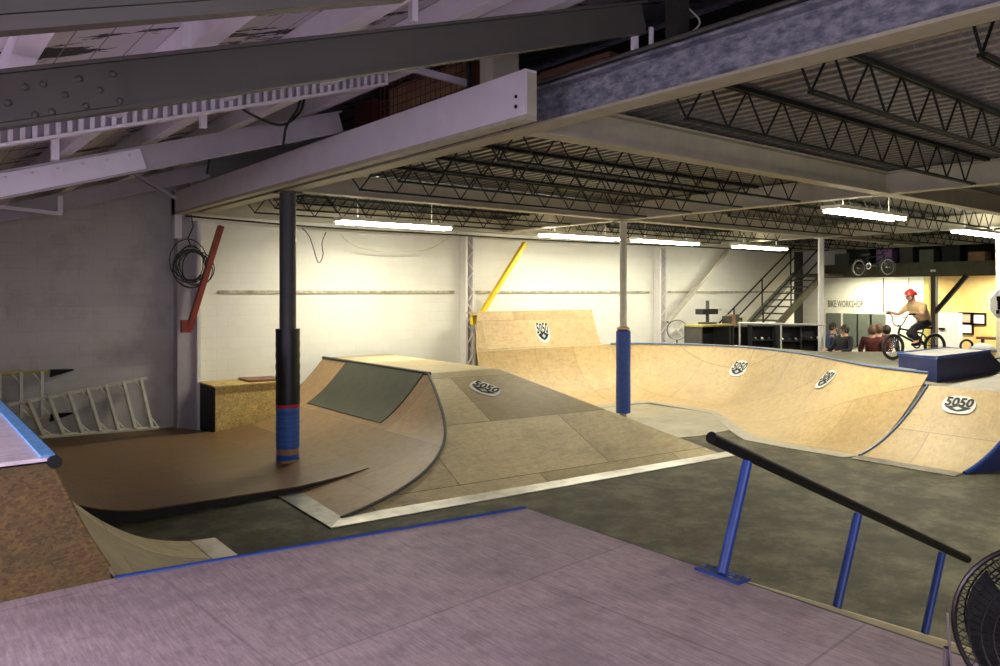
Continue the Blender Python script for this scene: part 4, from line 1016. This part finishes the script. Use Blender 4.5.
# ================================================================== FAR END
# mezzanine
t = thing('storage_mezzanine', 'dark storage mezzanine platform with an olive front beam', 'mezzanine', (26, 8, 3))
MB().box(EX, EX+.12, 2.0, 13.6, 2.98, 3.42).build('front_beam', 'olive', t)
MB().box(EX+.12, EW-.02, 2.0, 13.6, 3.22, 3.30).build('platform', 'olive', t)
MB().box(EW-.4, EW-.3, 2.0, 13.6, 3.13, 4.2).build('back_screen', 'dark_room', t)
for y in (9.92, 3.0): MB().box(EX-.02, EX+.18, y-.07, y+.07, 0, 2.98).build('post', 'dark_beam', t)
MB().bar((EX+.05, 9.88, 1.88), (EX+.05, 9.0, 3.0), .12, .13, (1,0,0)).build('diagonal_brace', 'black_side', t)
zm = 3.43
items = [(12.9,.5,.34,'green_panel','olive crate'), (12.2,.45,.5,'black_side','black case'), (11.5,.5,.42,'purple','purple bag'), (10.8,.4,.5,'dark_beam','dark grey case'), (10.2,.42,.36,'green_panel','small olive crate'), (9.5,.5,.58,'black_side','tall black case'), (8.8,.45,.24,'card','flat cardboard box'), (8.1,.42,.5,'dark_beam','dark upright case'), (7.5,.4,.3,'green_panel','low olive crate'), (6.9,.45,.44,'alu','grey metal case')]
for k, (y, w_, h_, mt, nm) in enumerate(items):
    prev = ['by the staircase end', 'right of the first olive crate', 'behind the hanging bicycle', 'right of the purple bag', 'beside the dark grey case', 'above the rider', 'right of the tall black case', 'above the diagonal brace', 'past the upright case', 'at the picture edge'][k]
    crate(f'{nm} stored on the mezzanine {prev}', EX+.2, EX+.7, y-w_/2, y+w_/2, 3.302, 3.2+h_+.25, mt, 'storage_case', 'storage case', group='cases stored on the mezzanine')
tag(MB().box(EX-.012, EX-.002, 9.85, 10.0, 3.12, 3.19).build('white_label', 'paper'), 'small pale label on the mezzanine front beam', 'label')
# wall panels, seams, lettering, frames
for k, y in enumerate([pX(a, 320, EW).y for a in (834, 851, 864.5, 878)]):
    o = MB().box(-.03, 0, -.27, .27, -.6, .6).build('wall_panel', 'green_panel'); o.location = (EW-.005, y, 1.12)
    tag(o, f'grey-green wall panel low on the end wall, {ORD[k]} from the staircase', 'panel', 'grey-green panels on the end wall')
sm_ = MB().box(EW-.02, EW, 12.45, 12.48, 1.8, 3.0); sm_.box(EW-.02, EW, 11.6, 11.62, 1.8, 3.0); struct('trim_end_wall_joint', sm_, 'brown')
vs, fs = textgeo('BIKE WORKSHOP', .36, .004)
mxx = max(a.x for a in vs); 
o = MB().add([Vector((EW-.012, 13.85-a.x*.66/mxx, 2.05+a.y)) for a in vs], fs).build('wall_lettering', plain('grey_lettering', (.10,.095,.07), .7)); tag(o, 'faded grey lettering painted on the far end wall', 'lettering')
op = MB().box(EW-.03, EW, 10.95, 11.12, 0, 3.0); struct('trim_plywood_edge', op, 'ladder_yellow')
def frame(px_, py_, label, w_=.46, h_=.40, inner='paper'):
    p = pX(px_, py_, EW-.02); t = thing('picture_frame', label, 'picture', p, group=None)
    f = MB(); f.box(-.02,.015,-w_/2,w_/2,h_/2-.06,h_/2); f.box(-.02,.015,-w_/2,w_/2,-h_/2,-h_/2+.06); f.box(-.02,.015,-w_/2,-w_/2+.06,-h_/2+.06,h_/2-.06); f.box(-.02,.015,w_/2-.06,w_/2,-h_/2+.06,h_/2-.06)
    f.build('frame', 'black', t, True); MB().box(-.005,.01,-w_/2+.06,w_/2-.06,-h_/2+.06,h_/2-.06).build('print', inner, t, True)
frame(966, 318.5, 'black-framed pinkish print on the orange wall, top left of three', inner='pink_paper'); frame(978.5, 319, 'black-framed white print at the top right of the three frames'); frame(966, 328.5, 'black-framed white print hanging below the pinkish one')
t = thing('white_cabinet', 'white cabinet with a small black handle against the orange wall', 'cabinet', (EW-.2, pX(948, 330, EW-.3).y, 0))
cp = pX(947, 330, EW-.3); MB().box(EW-.32, EW-.02, cp.y-.36, cp.y+.46, 0, pX(948, 313, EW-.3).z).build('body', 'white', t); MB().box(EW-.35, EW-.32, cp.y+.05, cp.y+.24, cp.z-.0, cp.z+.07).build('handle', 'black', t)
t = thing('brown_bench', 'low brown bench below the picture frames', 'bench', (EW-.5, 8.3, 0))
MB().box(EW-.7, EW-.2, 7.2, 9.3, 1.02, 1.10).build('seat', 'brown', t); [MB().box(EW-.66, EW-.58, y, y+.08, 0, 1.02).build('leg', 'brown', t) for y in (7.3, 9.1)]
t = thing('lamp_jar', 'small brown potted thing standing on the bench', 'pot', (EW-.45, 8.1, 1.10)); MB().lathe([(0,0),(.09,0),(.12,.1),(.08,.24),(.05,.26),(0,.26)], 14).build('pot', 'brown', t, True, True); ell(MB(), (0,0,.36), .12, .12, .13, 10, 6).build('plant', 'olive', t, True, True)
# octagonal board on the pillar at the picture edge
pp = pD(1001, 300, 17); 
t = thing('square_pillar', 'pale pillar cut by the right edge of the picture', 'pillar', (pp.x+.35, pp.y-.05, 0)); MB().box(-.2,.2,-.2,.2,.03,ZB-.02).build('shaft', 'girder_tan', t, True); MB().box(-.24,.24,-.24,.24,0,.03).build('base', 'girder_tan', t, True)
t = thing('octagon_board', 'white octagonal board with black marks by the right edge', 'board', (pD(1003, 304, 16.4)), -YAW)
oc = [(.30*math.cos(PI/8+k*PI/4)*1.0, 0, .33*math.sin(PI/8+k*PI/4)) for k in range(8)]
MB().prism(oc, (0,.03,0)).build('board', 'paper', t, True)
for bx_ in ((-.08,.12,.06,.05), (-.08,-.02,.04,.10), (-.12,-.17,.03,.04), (.1,.1,.05,.12)): MB().box(bx_[0]-bx_[2], bx_[0]+bx_[2], -.012, 0, bx_[1]-bx_[3], bx_[1]+bx_[3]).build('black_mark', 'black', t, True)
MB().tube([(0,.02,.3), (0,.02,ZD-pD(1003,304,16.4).z)], .008, 5).build('hanger', 'cable', t, True)

# staircase
def stair():
    t = thing('steel_staircase', 'dark steel staircase climbing right to the mezzanine', 'staircase', (18.7, 13.0, 0))
    xA, xB_, zB_ = 18.6, 23.7, 3.12; ya, yc = 12.75, 13.75
    for y in (ya, yc): MB().bar((xA, y, .08), (xB_, y, zB_-.05), .05, .24).build('stringer', 'olive' if y == ya else 'green_panel', t)
    n = 15
    for k in range(n):
        x = lerp(xA, xB_, (k+.7)/n); z = lerp(0, zB_, (k+1)/n)-.04; MB().box(x-.14, x+.14, ya, yc, z-.02, z+.02).build('tread', 'dark_beam', t)
    for y in (ya, yc):
        for dz in (.55, .95): MB().tube([(xA, y, .1+dz), (xB_, y, zB_+dz)], .024, 8).build('handrail', 'black', t)
        for s in (.02, .32, .62, .95): x = lerp(xA, xB_, s); z = lerp(.1, zB_, s); MB().tube([(x, y, z), (x, y, z+.95)], .022, 8).build('baluster', 'black', t)
    MB().box(xB_-.05, EX-.02, ya-.05, yc+.05, 3.0, 3.1).build('landing', 'olive', t)
stair()
# guard rail behind the bowl deck
ga_, gb_ = pD(738, 323, 19.6), pD(826, 325, 18.8)
t = thing('guard_rail', 'pale horizontal pipe guard rail in front of the dark shelving', 'rail', (ga_.x, ga_.y, 0))
MB().tube([ga_, gb_], .025, 8).build('top_pipe', 'alu', t)
for s in (.02, .5, .98): p = lerp(ga_, gb_, s); MB().tube([(p.x, p.y, 0), p], .022, 8).build('post', 'alu', t)
# dark cabinets / shelving
def cab(label, x0, x1, y0, y1, h_, top, name='workbench', cat='workbench', shelves=3):
    t = thing(name, label, cat, ((x0+x1)/2, (y0+y1)/2, 0))
    MB().box(x0, x1, y1-.03, y1, 0, h_).build('back_panel', 'black_side', t)
    for x in (x0, x1-.05): MB().box(x, x+.05, y0, y1-.03, 0, h_).build('side_panel', 'dark_beam', t)
    for k in range(shelves): z = .1+(h_-.2)*k/shelves; MB().box(x0+.05, x1-.05, y0+.02, y1-.03, z, z+.03).build('shelf', 'dark_beam', t)
    MB().box(x0-.03, x1+.03, y0-.05, y1+.01, h_, h_+.05).build('top', top, t); return t
cab('tall dark bench with a yellowish wooden top beside the round fan', 16.25, 17.5, 12.0, 12.55, 1.60, 'ladder_yellow')
cab('dark cabinet between the yellow-topped bench and the staircase', 17.6, 18.5, 12.0, 12.55, 1.55, 'dark_beam', 'storage_cabinet', 'cabinet')
t = thing('drill_press', 'dark machine with a vertical grey column on the yellow-topped bench', 'machine', (16.9, 12.3, 1.65))
MB().box(-.36,.3,-.12,.12,.26,.40).build('head', 'black_side', t, True); MB().tube([(0,0,0), (0,0,.62)], .045, 10).build('pillar', 'dark_beam', t, True); MB().box(-.2,.2,-.15,.15,0,.05).build('base', 'dark_beam', t, True); MB().box(.35,.5,-.1,.1,.34,.42).build('motor', 'alu', t, True)
rr = random.Random(5)
for k in range(5):
    w_ = rr.uniform(.1,.2); h_ = rr.uniform(.1,.3); x = 17.7+k*.17
    o = MB().box(-w_/2, w_/2, -.1, .1, 0, h_).build('tool_box', ['dark_beam','card','olive','black_side','alu'][k]); o.location = (x, 12.25, 1.601)
    tag(o, f'{["dark grey","brown","olive","black","silver"][k]} tool box on top of the dark cabinet', 'tool box', 'tool boxes on the dark cabinet')
# shelving with shoes below the guard rail
def shelfunit(x0, y0, label, L_=1.15):
    t = thing('shoe_shelf', label, 'shelf', (x0, y0, 0), -YAW)
    MB().box(-L_/2, L_/2, .28, .3, 0, 1.62).build('back_panel', 'black_side', t, True)
    for x in (-L_/2, L_/2-.03): MB().box(x, x+.03, 0, .28, 0, 1.62).build('side_panel', 'black_side', t, True)
    for k in range(5): MB().box(-L_/2+.03, L_/2-.03, 0, .28, .06+k*.38, .09+k*.38).build('shelf', 'black_side', t, True)
    return t
cnt = 0
for i, (px_, D_) in enumerate(((763, 20.2), (790, 20.0), (812, 20.4))):
    p = pD(px_, HY, D_); shelfunit(p.x, p.y, ['black shelf unit with pale shoes at the foot of the staircase', 'black shelf unit with pale shoes left of the slim white column', 'black shelf unit with pale shoes right behind the slim white column'][i], .62)
    for r_ in range(2):
        for c_ in range(3):
            q_ = Vector((p.x, p.y, 0))+RT*((c_-1)*.18)+FW*.12; z = .09+.38*(3-r_)+.0
            o = skin('shoe_pair', ['grey_cloth', 'paper', 'navy_cloth'][(i+r_+c_) % 3], None, {'a': ((0,0,.045), .04), 'b': ((.06,0,.035), .035), 'c': ((.12,0,.03), .028)}, [('a','b'), ('b','c')], 1)
            o.location = (q_.x, q_.y, z); o.rotation_euler = (0, 0, cr_)
            tag(o, f'{["grey","white","navy"][(i+r_+c_) % 3]} shoe on the {["upper","lower"][r_]} row of the {["left","middle","right"][i]} black shelf, {["left","middle","right"][c_]} place', 'shoe', 'shoes on the black shelves')
# dark wheel parked behind the box
wp = pz(972, 352, HB)
t = thing('parked_wheel', 'grey cover over a black tyre behind the navy box', 'tyre', (wp.x, wp.y, HB))
torus(MB(), (-.12,0,.13), .13, .025).build('tyre', 'rubber', t, True, True); t.rotation_euler = (0,0,-YAW)
ell(MB(), (.22,0,.0), .30, .2, .20, 16, 8, 0, 1).build('cover', 'grey_cloth', t, True, True)
